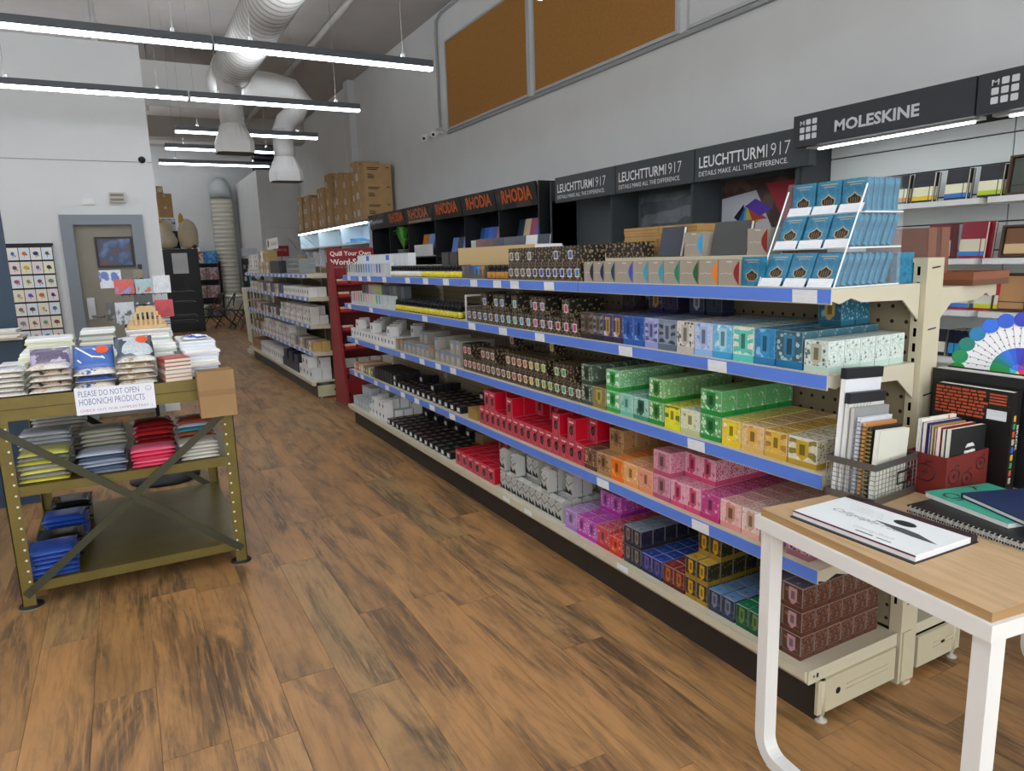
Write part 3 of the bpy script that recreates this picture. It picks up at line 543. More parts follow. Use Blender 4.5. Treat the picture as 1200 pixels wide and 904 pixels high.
for y0, y1, cn, ba, pa, bd, pl, tp, n_, ly, ex in (
    (2.405, 2.284, 'pewter', '2c2a38', '4a4858', '3c3a48', '8f867c', '8aa0b0', 6, 2, None), (2.280, 2.145, 'cobalt', '2a2c6a', '4a55a0', '2a2a5a', '6a60a8', '3a5ab8', 5, 1, None),
    (2.141, 2.012, 'ruby', '6a2a24', 'b0603a', '5a2420', 'c07040', 'a04040', 3, 1, None), (2.008, 1.884, 'gold', '3a3420', '8a7428', 'b08a28', 'd2a428', 'd0a838', 6, 2, (4, 1)),
    (1.880, 1.744, 'steel blue', '2e3448', '55648a', '3a4460', '7d84a0', '6f9fd0', 6, 1, None), (1.740, 1.618, 'emerald', '1f4a34', '4a8a5a', '1f5a3a', '6a8a50', '2a8a60', 5, 1, None)):
    pcol(BASEZ, nb, y0, y1, cn, ba, pa, bd, pl, n_, ly, HF, 'noise', 36, foil=1, top=tp, ncol=2, extra=ex, xf=XB, d_=.064, gname='foil ink boxes')
pcol(BASEZ, nb, 1.612, 1.452, 'rosy copper', '5a3c34', '9a6a50', '6a4438', 'c09aa8', 6, 3, HF, 'noise', 40, foil=1, top='6a6878', ncol=2, xf=XB, d_=.064, gname='foil ink boxes')
put('ink_box', ink_box(.062, .064, HF, '5a2038', '3a3060', '4a2030', 'b05060', 'noise', 36, .4, 1, '803050'), XB+.3, 2.19, BASEZ+HF+.0005, 'plum foil ink box perched on the cobalt ones', 'box', 'foil ink boxes '+nb)
# ---- grey gable cartons
gm = gable_box(); HG = .1255
for k in range(10):
    y = 3.565-.068*k
    lv = [2, 2, 2, 1, 2, 1, 1, 2, 1, 1][k]
    for dd in range(5):
        for l in range(lv if dd == 0 else (2 if (k+dd) % 3 else 1)):
            if l and dd == 0 and k in (1, 4): continue
            put('gable_carton', gm, 1.842+.03+dd*.066, y, BASEZ+l*HG, 'grey peaked carton, '+'%s column, %s from the front, %s' % (ORD[k], ORD[dd], 'upper' if l else 'lower'), 'carton', 'grey peaked cartons on the bottom deck')
# ---- red boxes
rm = red_box()
for k in range(16):
    y = 3.874-.0718*k
    for dd in range(5): put('red_ink_box', rm, 1.872+.039+dd*.08, y, s4, 'red oval ink box, fourth shelf lower layer, %s column, %s from the front' % (ORD[k], ORD[dd]), 'box', 'red ink boxes on the fourth shelf')
for k, ds in {1: (0,), 2: (0, 1, 2), 5: (0, 1, 2), 6: (2, 3), 8: (2, 3), 9: (2, 3), 12: (0, 1), 11: (3, 4), 14: (0, 1, 2), 15: (1, 2, 3)}.items():
    for dd in ds: put('red_ink_box', rm, 1.872+.039+dd*.08, 3.874-.0718*k, s4+.1106, 'red oval ink box, fourth shelf upper layer, %s column, %s from the front' % (ORD[k], ORD[dd]), 'box', 'red ink boxes on the fourth shelf')
rb = red_box(.09, .075, .1)
for k in range(6):
    for dd in range(5): put('red_ink_box', rb, XB+.038+dd*.077, 4.20-.096*k, BASEZ, 'red oval ink box, bottom deck block, %s column, %s from the front' % (ORD[k], ORD[dd]), 'box', 'red ink boxes on the bottom deck')
for k in (2, 3, 4): put('red_ink_box', rb, XB+.038+3*.077, 4.20-.096*k, BASEZ+.1006, 'red oval ink box stacked on the bottom deck block, %s column' % ORD[k], 'box', 'red ink boxes on the bottom deck')
# ---- black floral boxes with colour windows
cw1 = ['6a6a68', '7a7a78', '5a5c60', '84868a', '2c3a8a', '2a44b8', '2438a8', '3a5a9a', '2a3ab0', '3a66b0', '3a7ac0']
cname = {'6a6a68': 'grey', '7a7a78': 'grey', '5a5c60': 'grey', '84868a': 'grey', '2c3a8a': 'navy', '2a44b8': 'blue', '2438a8': 'blue', '3a5a9a': 'steel blue', '2a3ab0': 'blue', '3a66b0': 'blue', '3a7ac0': 'light blue'}
for k, c_ in enumerate(cw1):
    for dd in range(2): put('window_ink_box', window_box(c_), 1.872+.032+dd*.066, 3.44-.0645*k, SH[0], 'black floral box, %s window, top shelf lower layer, %s column, %s row' % (cname[c_], ORD[k], ('front', 'rear')[dd]), 'box', 'black floral boxes on the top shelf')
for k in range(14):
    b_ = k not in (0, 1, 3, 7, 9); y = 3.43-.0645*k
    for dd in range(2):
        if y < 2.77: continue
        put('window_ink_box', window_box(cw1[min(k, 10)], blank=b_ and dd == 0 or dd == 1), 1.872+.032+dd*.066, y, SH[0]+.0845, 'black floral box, %s, top shelf second layer, %s column, %s row' % ('plain side out' if b_ else 'window side out', ORD[k], ('front', 'rear')[dd]), 'box', 'black floral boxes on the top shelf')
for k in range(4): put('window_ink_box', window_box(cw1[0], .0641, .064, .066, blank=True), 2.0, 2.667-.0655*k, SH[0]+.1058, 'black floral box, plain side out, on the riser behind the taupe boxes, %s column' % ORD[k], 'box', 'black floral boxes on the top shelf')
put('window_ink_box', window_box('8a8a88'), 2.06, 2.98, SH[0]+.0, 'black floral ink box with pale window alone behind the top shelf row', 'box', 'black floral boxes on the top shelf')
cw2 = ['4a5a9a', '5a6ab0', '5a70b8', '5a6ac0', '3a4a5a', '4a9ac8', '3f8ad0', '5ab0c8', '5ab4c0', '4aa8d0', '5ab0d8', 'b85a8a', '9a78b0', '8a5aa8', '8a2a4a', 'b04a80', 'c04a88']
cn2 = ['violet blue']*4+['slate']+['sky blue']*6+['pink', 'mauve', 'purple', 'crimson', 'pink', 'pink']
for k, c_ in enumerate(cw2):
    for dd in range(4): put('window_ink_box', window_box(c_, .072, .066, .088), 1.872+.034+dd*.068, 4.00-.0735*k, s2, 'black floral box, %s window, second shelf lower layer, %s column, %s from the front' % (cn2[k], ORD[k], ORD[dd]), 'box', 'black floral boxes on the second shelf')
for k, ds in {1: (1, 2), 3: (0, 1), 5: (0,), 6: (0, 1, 2), 7: (1, 2), 8: (0, 1, 2), 9: (1, 2), 11: (0, 1, 2), 12: (0, 1, 2), 15: (0, 1, 2)}.items():
    for dd in ds: put('window_ink_box', window_box(cw2[k], .072, .066, .088), 1.872+.034+dd*.068, 4.00-.0735*k, s2+.0885, 'black floral box, %s window, second shelf upper layer, %s column, %s from the front' % (cn2[k], ORD[k], ORD[dd]), 'box', 'black floral boxes on the second shelf')
cw3 = ['c05a68', 'c04a58', 'b8505a', 'b0484a', 'a8504a', '9a5a50', '8a6a60', '8a5a48', '7a6048', 'a8843a', 'b0584a', 'c8643a', 'c07a40', 'd0a838', '9ab83a', '8ac03a', '7ab03a', '5aa84a', '4aa86a', '5a9a7a', '8a8a88']
cn3 = ['coral']*5+['brick']*2+['brown']*2+['ochre', 'rust', 'orange', 'orange', 'yellow', 'lime', 'lime', 'green', 'green', 'jade', 'sage', 'grey']
for k, c_ in enumerate(cw3):
    for dd in range(4): put('window_ink_box', window_box(c_), 1.872+.032+dd*.066, 4.085-.0643*k, s3, 'black floral box, %s window, middle shelf lower layer, %s column, %s from the front' % (cn3[k], ORD[k], ORD[dd]), 'box', 'black floral boxes on the middle shelf')
for k, ds in {0: (0, 1), 1: (0, 1), 4: (0,), 5: (0, 1), 6: (0, 1, 2, 3), 7: (1, 2), 9: (0, 1, 2), 10: (0, 1), 11: (0, 1, 2), 12: (0, 1, 2), 13: (0, 1, 2), 14: (0, 1, 2), 15: (0, 1), 17: (0, 1), 18: (0, 1, 2), 19: (0, 1)}.items():
    for dd in ds: put('window_ink_box', window_box(cw3[k], blank=(k == 19)), 1.872+.032+dd*.066, 4.085-.0643*k, s3+.0845, 'black floral box, %s, middle shelf upper layer, %s column, %s from the front' % ('%s window' % cn3[k] if k != 19 else 'plain side', ORD[k], ORD[dd]), 'box', 'black floral boxes on the middle shelf')
for k in (6, 13, 17, 20): put('window_ink_box', window_box(cw3[k]), 1.872+.032+2*.066, 4.085-.0643*k, s3+.169+(0 if k in (6, 13) else -.0845), 'black floral ink box with %s window raised at the back of the middle shelf' % cn3[k], 'box', 'black floral boxes on the middle shelf')
# ---- low black boxes
lm_ = [low_box(dot=c_) for c_ in ('6b4438', '5a3a34', '7a4a40', '4a5a3a', '55703a')]
for k in range(13):
    for dd in range(5): put('low_ink_box', lm_[min(4, k//3)], XB+.037+dd*.074, 5.62-.104*k, BASEZ, 'low black box with white label, bottom deck, %s column, %s from the front' % (ORD[k], ORD[dd]), 'box', 'low black boxes on the bottom deck', jit(.02))
for k in range(1, 13, 2): put('low_ink_box', lm_[min(4, k//3)], XB+.037+4*.074, 5.62-.104*k, BASEZ+.0455, 'low black box on top of the rear row, bottom deck, %s column' % ORD[k], 'box', 'low black boxes on the bottom deck')
for k in range(13):
    for dd in range(4): put('low_ink_box', lm_[0] if k % 4 else lm_[1], 1.872+.037+dd*.075, 5.50-.105*k, s4, 'low black box with white label, fourth shelf, %s column, %s from the front' % (ORD[k], ORD[dd]), 'box', 'low black boxes on the fourth shelf', jit(.02))
for k, dd in ((2, 2), (2, 3), (6, 1), (6, 2), (6, 3), (11, 3), (0, 0), (0, 1), (0, 2)): put('low_ink_box', lm_[1], 1.872+.037+dd*.075, 5.50-.105*k, s4+.0455, 'low black box on the second layer, fourth shelf, %s column, %s from the front' % (ORD[k], ORD[dd]), 'box', 'low black boxes on the fourth shelf')
put('carton', plain_box(.13, .1, .07, '9a7a40'), 1.925, 4.02, s4, 'brown cardboard carton beside the red boxes on the fourth shelf', 'box', None)
put('carton', plain_box(.13, .12, .12, '8a7050'), 2.18, 4.45, BASEZ, 'brown cardboard carton at the back of the bottom deck', 'box', None)
for k, c_ in enumerate(('b8a890', 'c8506a', 'a8b878', 'd0c8b0', 'b06070', '7a8a48', 'c0b8a0', '6a7a40')):
    for dd in range(3): put('mini_carton', plain_box(.06, .08, .07, c_, 'efe8da'), 1.872+.04+dd*.082, 6.62-.075*k, s4, 'small %s carton, far end of the fourth shelf, %s column, %s from the front' % (('beige', 'pink', 'olive', 'cream', 'rose', 'green', 'ivory', 'moss')[k], ORD[k], ORD[dd]), 'box', 'small mixed cartons on the fourth shelf')
bm_ = plain_box(.055, .08, .10, '1b1b20', '302c30')
for k in range(7):
    for dd in range(3): put('black_carton', bm_, 1.872+.04+dd*.082, 6.0-.07*k+.0, s4, 'tall plain black carton, fourth shelf, %s column, %s from the front' % (ORD[k], ORD[dd]), 'box', 'tall black cartons on the fourth shelf')
# ---- white and grey cartons at the far end
wb = plain_box(.076, .078, .085, 'dededc', '3a3a3c'); gb = plain_box(.084, .084, .09, 'a9b0b4', 'c8ccd0'); sv = plain_box(.062, .062, .085, '9c968c', 'b4b0a8', '6f86a8'); sv2 = plain_box(.062, .062, .085, '8a8478', 'a09a90', 'c07838')
for k in range(5):
    for dd in range(4):
        for l in range(2 if dd > 1 or k < 3 and dd == 1 else 1): put('grey_carton', gb, XB+.045+dd*.092, 6.60-.095*k, BASEZ+l*.0905, 'pale blue-grey carton, bottom deck far end, %s column, %s from the front, %s layer' % (ORD[k], ORD[dd], ('lower', 'upper')[l]), 'box', 'pale grey cartons on the bottom deck')
for k in range(5):
    for dd in range(4):
        for l in range(2 if (k+dd) % 3 == 1 or k == 3 else 1): put('white_carton', wb, XB+.045+dd*.088, 6.12-.09*k, BASEZ+l*.0855, 'white dark-marked carton, bottom deck, %s column, %s from the front, %s layer' % (ORD[k], ORD[dd], ('lower', 'upper')[l]), 'box', 'white cartons on the bottom deck')
for k in range(14):
    for dd in range(4):
        for l in range(2 if (k*3+dd) % 5 == 1 else 1): put('white_carton', wb, 1.872+.043+dd*.088, 6.64-.088*k, s3+l*.0855, 'white dark-marked carton, middle shelf, %s column, %s from the front, %s layer' % (ORD[k], ORD[dd], ('lower', 'upper')[l]), 'box', 'white cartons on the middle shelf')
for k in range(14):
    me = sv2 if k in (0, 1, 8) else sv
    for dd in range(4):
        for l in range(2 if k in (9, 12, 13) or (k in (4, 5) and dd > 0) else 1): put('silver_carton', me, 1.872+.032+dd*.064, 5.37-.09*k, s3+l*.0855, ('orange-topped' if me is sv2 else 'blue-topped')+' silver carton, middle shelf, %s column, %s from the front, %s layer' % (ORD[k], ORD[dd], ('lower', 'upper')[l]), 'box', 'silver cartons on the middle shelf')
# ---- ink bottles
def bottle(labc, cap='141416'):
    m = MB(); w_ = .026
    m.lathe([(.019, 0), (.0205, .004), (.0205, .046), (.012, .056)], n=12, m=0); m.lathe([(.021, .006), (.021, .043)], n=12, m=1); m.lathe([(.0145, .056), (.0145, .08), (.013, .083)], n=12, m=2)
    return m.mesh('ink_bottle', [M('1a1a1e', .15), M(labc, .5), M(cap, .3)])
bw, by, bg = bottle('d8d4cc'), bottle('d8c83a'), bottle('b07a28', '2a2420')
for k in range(11):
    for dd in range(2): put('ink_bottle', bw, 1.9+dd*.056, 5.44-.0585*k, SH[0], 'ink bottle with white label, top shelf, %s from the left, %s row' % (ORD[k], ('front', 'rear')[dd]), 'bottle', 'white-label ink bottles on the top shelf')
for k in range(12):
    for dd in range(2): put('ink_bottle', by, 1.9+dd*.056, 4.79-.058*k, SH[0], 'ink bottle with yellow label, top shelf, %s from the left, %s row' % (ORD[k], ('front', 'rear')[dd]), 'bottle', 'yellow-label ink bottles on the top shelf')
for k in range(21):
    for dd in range(4): put('ink_bottle', by, 1.9+dd*.056, 5.38-.0595*k, s2, 'ink bottle with yellow label, second shelf, %s from the left, %s row from the front' % (ORD[k], ORD[dd]), 'bottle', 'yellow-label ink bottles on the second shelf')
for k in range(5):
    put('ink_bottle', bg, 1.9, 3.74-.055*k, SH[0], 'ink bottle with amber label on the top shelf, %s from the left' % ORD[k], 'bottle', 'amber-label ink bottles')
for k, c_ in enumerate(('6a6a6c', '5a5c66', '4a3a78', '2a70c0', '2a8ad8', 'c87a2a')): put('windowed_carton', plain_box(.05, .05, .08, '55534e', c_, c_), 1.9, 4.06-.053*k, SH[0], 'small grey carton with coloured window, top shelf, %s from the left' % ORD[k], 'box', 'small windowed cartons on the top shelf')
# ---- clear marker cases
def marker(c_):
    m = MB().box(-.02, .02, -.033, .033, 0, .105, 0); m.box(-.0215, -.0202, -.012, .018, .03, .1, 1); return m.mesh('marker_case', [M('c9d0d2', .25), M(c_, .4)])
for k, c_ in enumerate(('3a4448', '23282c', '6a7074', '70767a', '2a3038', '2a3a44', '2a4a40', '4a6aa8', '2a78a8', '2a7ad0', '8aa4d8', 'a8b0c0', '2a48b8', '4a2a70', 'b0b4b8', 'c4c6c8', 'b8bcc0')): put('marker_case', marker(c_), 1.9, 6.66-.073*k, SH[0], 'clear marker case, top shelf far end, %s from the left' % ORD[k], 'pen case', 'marker cases on the top shelf')
for k, c_ in enumerate(('8a8a88', 'c04a6a', 'd06a8a', 'c8783a', '4a8a5a', '7a9a6a', 'd08aa0', 'd89ab0', 'd0c02a', 'd8d060', '3a9a9a', '5aa0b0', 'a8b4b8', 'b8c0c4', '9ab0b0', 'b0b8ba')): put('marker_case', marker(c_), 1.9, 6.58-.074*k, s2, 'clear marker case, second shelf far end, %s from the left' % ORD[k], 'pen case', 'marker cases on the second shelf')
wm_ = plain_box(.085, .06, .18, 'd8dade'); wm2 = plain_box(.085, .06, .18, 'd8dade', None, '3a6ac8'); dk_ = plain_box(.12, .1, .17, '3c3835')
for k in range(15): put('refill_carton', wm2 if k in (3, 9) else wm_, 1.99, 6.55-.09*k, SH[0], 'tall white refill carton behind the top shelf markers, %s from the left' % ORD[k], 'box', 'tall white cartons on the top shelf')
for k in range(12): put('refill_carton', plain_box(.085, .06, .18, ('4a4440', '6a5a58', 'd8b0b8', 'c8d0c0', 'd8d890', 'd0d480', '6a6c70', '5a5c60', '6a6e70', '7a8080', '55585a', '6a7074')[k]), 2.0, 6.5-.095*k, s2, 'tall refill carton behind the second shelf markers, %s from the left' % ORD[k], 'box', 'tall cartons on the second shelf')
# ---- taupe boxes with coloured oval
def taupe(c_, w_):
    h_ = .092; m = MB().box(-.035, .035, -w_/2, w_/2, 0, h_); x = -.0356; n = 10
    m.quad([(x, -w_/2+.026*math.sin(math.pi*j/n)+0.0005, .004+(h_-.008)*j/n) for j in range(n+1)][::-1], 1)
    for q in range(3): m.quad([(x, w_*.4-q*w_*.2, h_*.45+.004*(q % 2)), (x, w_*.4-(q+.9)*w_*.2, h_*.47), (x, w_*.4-(q+.9)*w_*.2, h_*.485), (x, w_*.4-q*w_*.2, h_*.465+.004*(q % 2))], 2)
    m.quad([(x, w_*.1, h_*.9), (x, -w_*.15, h_*.9), (x, -w_*.15, h_*.935), (x, w_*.1, h_*.935)], 2)
    return m.mesh('oval_ink_box', [M('9c9284', .5), M(c_, .4), M('d8d2c6', .5)])
ov = (('1a1c20', 'black'), ('22264a', 'midnight'), ('2a3a4c', 'slate navy'), ('2a4ac0', 'blue'), ('2a9ab0', 'turquoise'), ('2a98a8', 'teal'), ('1f7a5a', 'green'), ('2a5a34', 'dark green'), ('e07a20', 'orange'), ('8a1a1c', 'dark red'))
ye = [2.745, 2.668, 2.588, 2.508, 2.385, 2.288, 2.194, 2.1, 1.998, 1.899, 1.797]
for k, (c_, cn) in enumerate(ov): put('oval_ink_box', taupe(c_, ye[k]-ye[k+1]-.004), 1.91, (ye[k]+ye[k+1])/2, SH[0], 'taupe ink box with a %s oval in the top shelf row' % cn, 'box', 'taupe boxes with ovals')
# behind the taupe row
riser = L(box('shelf_riser', M('c9c0a4', .6), 1.965, 2.265, 1.755, 2.70, SH[0], SH[0]+.105), 'cream riser board behind the taupe boxes on the top shelf', 'riser')
put('oval_ink_box', taupe('2a9fd8', .1), 2.01, 2.135, SH[0]+.1055, 'taupe ink box with a cyan oval raised behind the row', 'box', 'taupe boxes with ovals')
put('oval_ink_box', taupe('8a1a1c', .09), 2.01, 1.815, SH[0]+.1055, 'taupe ink box with a red oval raised beside the teal boxes', 'box', 'taupe boxes with ovals')
def pad(name, w_, d_, h_, c_, label, cat, loc, rot, group=None, page='e8e4d8'):
    t = MB().box(-d_/2, -d_/2+.003, -w_/2, w_/2, 0, h_, 0).box(-d_/2+.003, d_/2-.003, -w_/2+.003, w_/2-.003, .002, h_-.002, 1).box(d_/2-.003, d_/2, -w_/2, w_/2, 0, h_, 0)
    return L(t.build(name, [M(c_, .35), M(page, .7)], None, loc, rot), label, cat, group)
pad('notebook', .13, .02, .12, '262a38', 'dark navy tray notebook standing next to the cyan oval box', 'notebook', (1.99, 2.285, SH[0]+.1055), (0, R(12), 0))
pad('notebook', .18, .02, .125, '3a3a38', 'charcoal tray notebook between the two raised oval boxes', 'notebook', (2.0, 1.97, SH[0]+.1055), (0, R(12), 0))
for k in range(5):
    for q in range(2): L(MB().box(-.095, .095, -.118, .118, 0, .0255).box(-.0952, -.094, -.118, .118, .011, .0145, 1).build('kraft_parcel', [KRAFT, M('8a6a3c', .8)], None, (2.162+jit(.002), (2.575 if q == 0 else 2.333)+jit(.004), SH[0]+.1055+k*.026), (0, 0, jit(.015))), 'flat kraft parcel, %s from the bottom, %s stack behind the taupe boxes' % (ORD[k], ('left', 'right')[q]), 'parcel', 'kraft parcels on the top shelf')
for k in range(2): L(MB().box(-.08, .08, -.07, .07, 0, .05).build('kraft_parcel', KRAFT, None, (2.12, 2.84, SH[0]+k*.0505), (0, 0, .05)), '%s small kraft parcel left of the tall parcel pile' % ('lower', 'upper')[k], 'parcel', 'kraft parcels on the top shelf')
for k in range(4): L(MB().box(-.002, .002, -.04, .04, 0, .13).build('info_card', M('d6d29a' if k % 2 else 'e6e4d4', .7), None, (2.05+k*.02, 3.0-.03*k, SH[0]+.085-.0845), (0, R(10), R(8*k))), 'pale yellow leaflet fanned on the top shelf, %s from the left' % ORD[k], 'leaflet', 'leaflets on the top shelf')
# tan display bin with magazines
t = thing('display_bin', 'wide tan cardboard bin with white ends on the top shelf', 'bin', (2.13, 3.82, SH[0]))
MB().box(-.16, -.15, -.46, .52, 0, .19).build('front_panel', M('c9ad7c', .7), t); MB().prism([(-.15, .19), (.02, .19), (.06, .13), (.12, .02), (.12, 0), (-.15, 0)], -.46, -.45, 'y').build('side_panel', M('e2e2de', .6), t); MB().prism([(-.15, .19), (.02, .19), (.06, .13), (.12, .02), (.12, 0), (-.15, 0)], .51, .52, 'y').build('side_panel', M('e2e2de', .6), t); MB().box(-.15, .12, -.45, .51, 0, .01).build('floor_panel', M('c9ad7c', .7), t)
for k, (c_, cn) in enumerate((('2c3448', 'navy'), ('d8d8d6', 'white'), ('3a4050', 'slate'), ('4a4a54', 'charcoal'), ('343a48', 'dark blue'), ('5a3a3a', 'maroon'), ('6a4444', 'brown'))):
    pad('magazine', .125, .012, .235, c_, '%s magazine in a sleeve standing in the tan bin' % cn, 'magazine', (2.06+.0*k, 3.44+.133*k, SH[0]+.0105), (0, R(8), 0), 'magazines in the tan bin')
for k in range(2): put('carton', dk_, 2.05, 4.63-.14*k, SH[0], '%s dark brown carton left of the tan bin on the top shelf' % ('left', 'right')[k], 'box', 'dark cartons on the top shelf')
put('wire_divider', MB().box(-.15, .15, -.003, .003, 0, .012).box(-.15, -.14, -.003, .003, .012, .16).box(.0, .008, -.003, .003, .012, .16).box(-.14, .15, -.003, .003, .148, .16).box(-.14, .15, -.003, .003, .08, .088).mesh('wire_divider', [M('d8d8d4', .4)]), 2.03, 4.07, s2, 'white wire divider between bottles and black boxes, second shelf', 'divider', None)
# ---- teal boxes in the acrylic tiers
TE = PAT('1f6c8c', '2b7fa0', 'noise', 30, .5, .4)
def teal(w_=.088, d_=.022, h_=.1, emblem=True):
    m = MB().box(-d_/2, d_/2, -w_/2, w_/2, 0, h_); x = -d_/2-.0006
    if emblem:
        m.quad([(x, .026, .03), (x, .014, .018), (x, -.014, .018), (x, -.026, .03), (x, -.026, .044), (x, -.012, .05), (x, 0, .06), (x, .012, .05), (x, .026, .044)], 2)
        m.quad([(x-.0004, .022, .031), (x-.0004, .012, .021), (x-.0004, -.012, .021), (x-.0004, -.022, .031), (x-.0004, -.022, .042), (x-.0004, -.01, .047), (x-.0004, 0, .055), (x-.0004, .01, .047), (x-.0004, .022, .042)], 1)
        for q in (-.012, -.004, .004, .012): m.quad([(x-.0007, q+.0015, .023), (x-.0007, q-.0015, .023), (x-.0007, q-.0015, .043), (x-.0007, q+.0015, .043)], 3)
        m.quad([(x, .03, .088), (x, -.03, .088), (x, -.03, .091), (x, .03, .091)], 2)
        m.quad([(x, .02, .081), (x, -.02, .081), (x, -.02, .083), (x, .02, .083)], 2)
    return m.mesh('teal_box', [TE, M('16110e', .5), M('a9a080', .5), M('7a5a38', .5)])
te, te2 = teal(), teal(emblem=False)
put('teal_box', te, 1.895, 1.75, SH[0], 'teal box with gold emblem standing beside the dark red oval box', 'box', 'teal emblem boxes')
t = thing('acrylic_riser', 'clear acrylic three-tier stand full of teal boxes on the top shelf', 'display stand', (2.02, 1.565, SH[0]))
AC = M('e6efef', .05, alpha=.1); AE = M('e4ecec', .2)
tiers = [(1.88, .0, 8), (1.945, .118, 7), (2.005, .225, 6)]
for s, yy in ((-1, 1.422), (1, 1.712)): MB().quad([(1.872-2.02, yy-1.565, 0), (2.19-2.02, yy-1.565, 0), (2.17-2.02, yy-1.565, .335), (2.005-2.02, yy-1.565, .335), (1.99-2.02, yy-1.565, .29)]).build('side_panel', AC, t); MB().tube([(1.872-2.02, yy-1.565, 0), (2.005-2.02, yy-1.565, .31)], .0025, 5).build('edge', AE, t)
for x0, z0, n in tiers: MB().box(x0-2.02-.008, 2.185-2.02, -.143, .147, z0, z0+.004).build('tier', AE, t); MB().tube([(x0-2.02-.008, -.143, z0+.002), (2.185-2.02, -.143, z0+.002+ .0)], .003, 5).build('edge', AE, t)
MB().box(.165, .169, -.143, .147, 0, .3).build('back_panel', AC, t)
for ti, (x0, z0, n) in enumerate(tiers):
    for cidx in range(3):
        y = 1.662-.095*cidx
        for k in range(n):
            lean = R(22) if ti < 2 else R(4)
            if ti == 2: xx = x0+.02+k*.026
            else: xx = x0+.014+k*(.031 if ti == 0 else .029)
            put('teal_box', te if k < 2 else te2, xx, y+jit(.002), SH[0]+z0+.0045+(.0045 if ti < 2 else .001), 'teal box in the %s tier of the acrylic stand, %s column, %s from the front' % (('bottom', 'middle', 'top')[ti], ('far', 'middle', 'near')[cidx], ORD[k]), 'box', 'teal boxes in the acrylic stand', 0, lean)
        c_ = MB().box(-.001, .001, -.042, .042, 0, .03).build('name_card', TAG, None, (x0-.012, y, SH[0]+z0+.003), (0, R(28), jit(.06))); L(c_, 'handwritten white card before the %s tier, %s column' % (('bottom', 'middle', 'top')[ti], ('far', 'middle', 'near')[cidx]), 'card', 'cards on the acrylic stand')
for k in range(2): put('teal_box', te2, 2.235+.0, 1.445+.04*k, SH[0], '%s teal box standing by the post behind the acrylic stand' % ('near', 'far')[k], 'box', 'teal boxes by the post', R(90))
# leather frames on the far side
for k in range(2): L(MB().box(-.012, .012, -.11, .11, 0, .2).box(-.014, -.012, -.11, -.085, 0, .2, 1).build('leather_folder', [M('5e3420', .5, noise=.1), M('7a4a30', .5)], None, (2.46+.06*k, 1.60-.01*k, 1.4055), (0, R(5), R(40))), ('front' if k == 0 else 'rear')+' brown leather folder leaning behind the end post', 'folder', 'leather folders')
L(MB().box(-.11, .11, -.1, .1, 0, .02).box(-.11, .11, -.1, -.09, .02, .045, 1).box(-.11, .11, .09, .1, .02, .045, 1).box(-.11, -.1, -.09, .09, .02, .045, 1).box(.1, .11, -.09, .09, .02, .045, 1).build('leather_tray', [M('6a4630', .5), M('8a5236', .5)], None, (2.62, 1.47, 1.4055)), 'brown leather tray lying on the shelf behind the end post', 'tray')
on = ORD
# ================================================================ right wall units
MY, PZ = (0, -1, 0), (0, 0, 1)
# ---- dark unit with three signs
SIGN = M('3b4043', .5); LET = M('e8eaea', .5)
u1 = thing('wall_display_unit', 'dark grey wall display unit with three white-lettered header signs', 'display unit', (4.1, 4.85, 0))
def up(mb, name, mat, t): return child_world(mb.build(name, mat, t), t)
bays = [6.43, 5.40, 4.35, 3.36]; sg = [6.28, 5.27, 4.27, 3.22]
for i in range(3):
    up(MB().box(4.30, 4.32, bays[i+1]+.012, bays[i]-.012, 0.1, 2.12), 'back_panel', M('565d60', .5), u1)
    o = up(MB().box(3.95, 4.02, sg[i+1]+.006, sg[i]-.006, 2.07, 2.315), 'header_sign', SIGN, u1)
    w_ = sg[i]-sg[i+1]
    text('LEUCHTTURM', o, LET, (3.95, sg[i]-.05, 2.165), MY, PZ, w_*.6, .082, .012, .001)
    text('1917', o, LET, (3.95, sg[i]-.05-w_*.615, 2.165), MY, PZ, w_*.19, .085, -.012, .001)
    text('DETAILS MAKE ALL THE DIFFERENCE.', o, LET, (3.95, sg[i]-.05, 2.105), MY, PZ, w_*.79, .035, 0, .001)
    for z in (1.32, .9, .5): up(MB().box(3.97, 4.30, bays[i+1]+.014, bays[i]-.014, z-.02, z), 'shelf', DKGREY, u1)
    up(MB().box(4.02, 4.44, sg[i+1]+.01, sg[i]-.01, 2.28, 2.30), 'top_panel', SIGN, u1)
for y in bays: up(MB().box(4.0, 4.32, y-.01, y+.01, 0, 2.1), 'divider', DKGREY, u1)
up(MB().box(3.99, 4.44, 6.42, 6.44, 0, 2.3), 'side_panel', DKGREY, u1); up(MB().box(3.96, 4.3, 3.36, 6.4, 0, .1), 'plinth', DKGREY, u1)
L(MB().box(-.004, 0, -.47, .47, 0, .6).build('embossed_poster', PAT('5b6266', '7a8286', 'wave', 1.6, .5, .25), None, (4.2985, 4.875, 1.46)), 'grey glossy poster with pale swirls in the middle bay', 'poster')
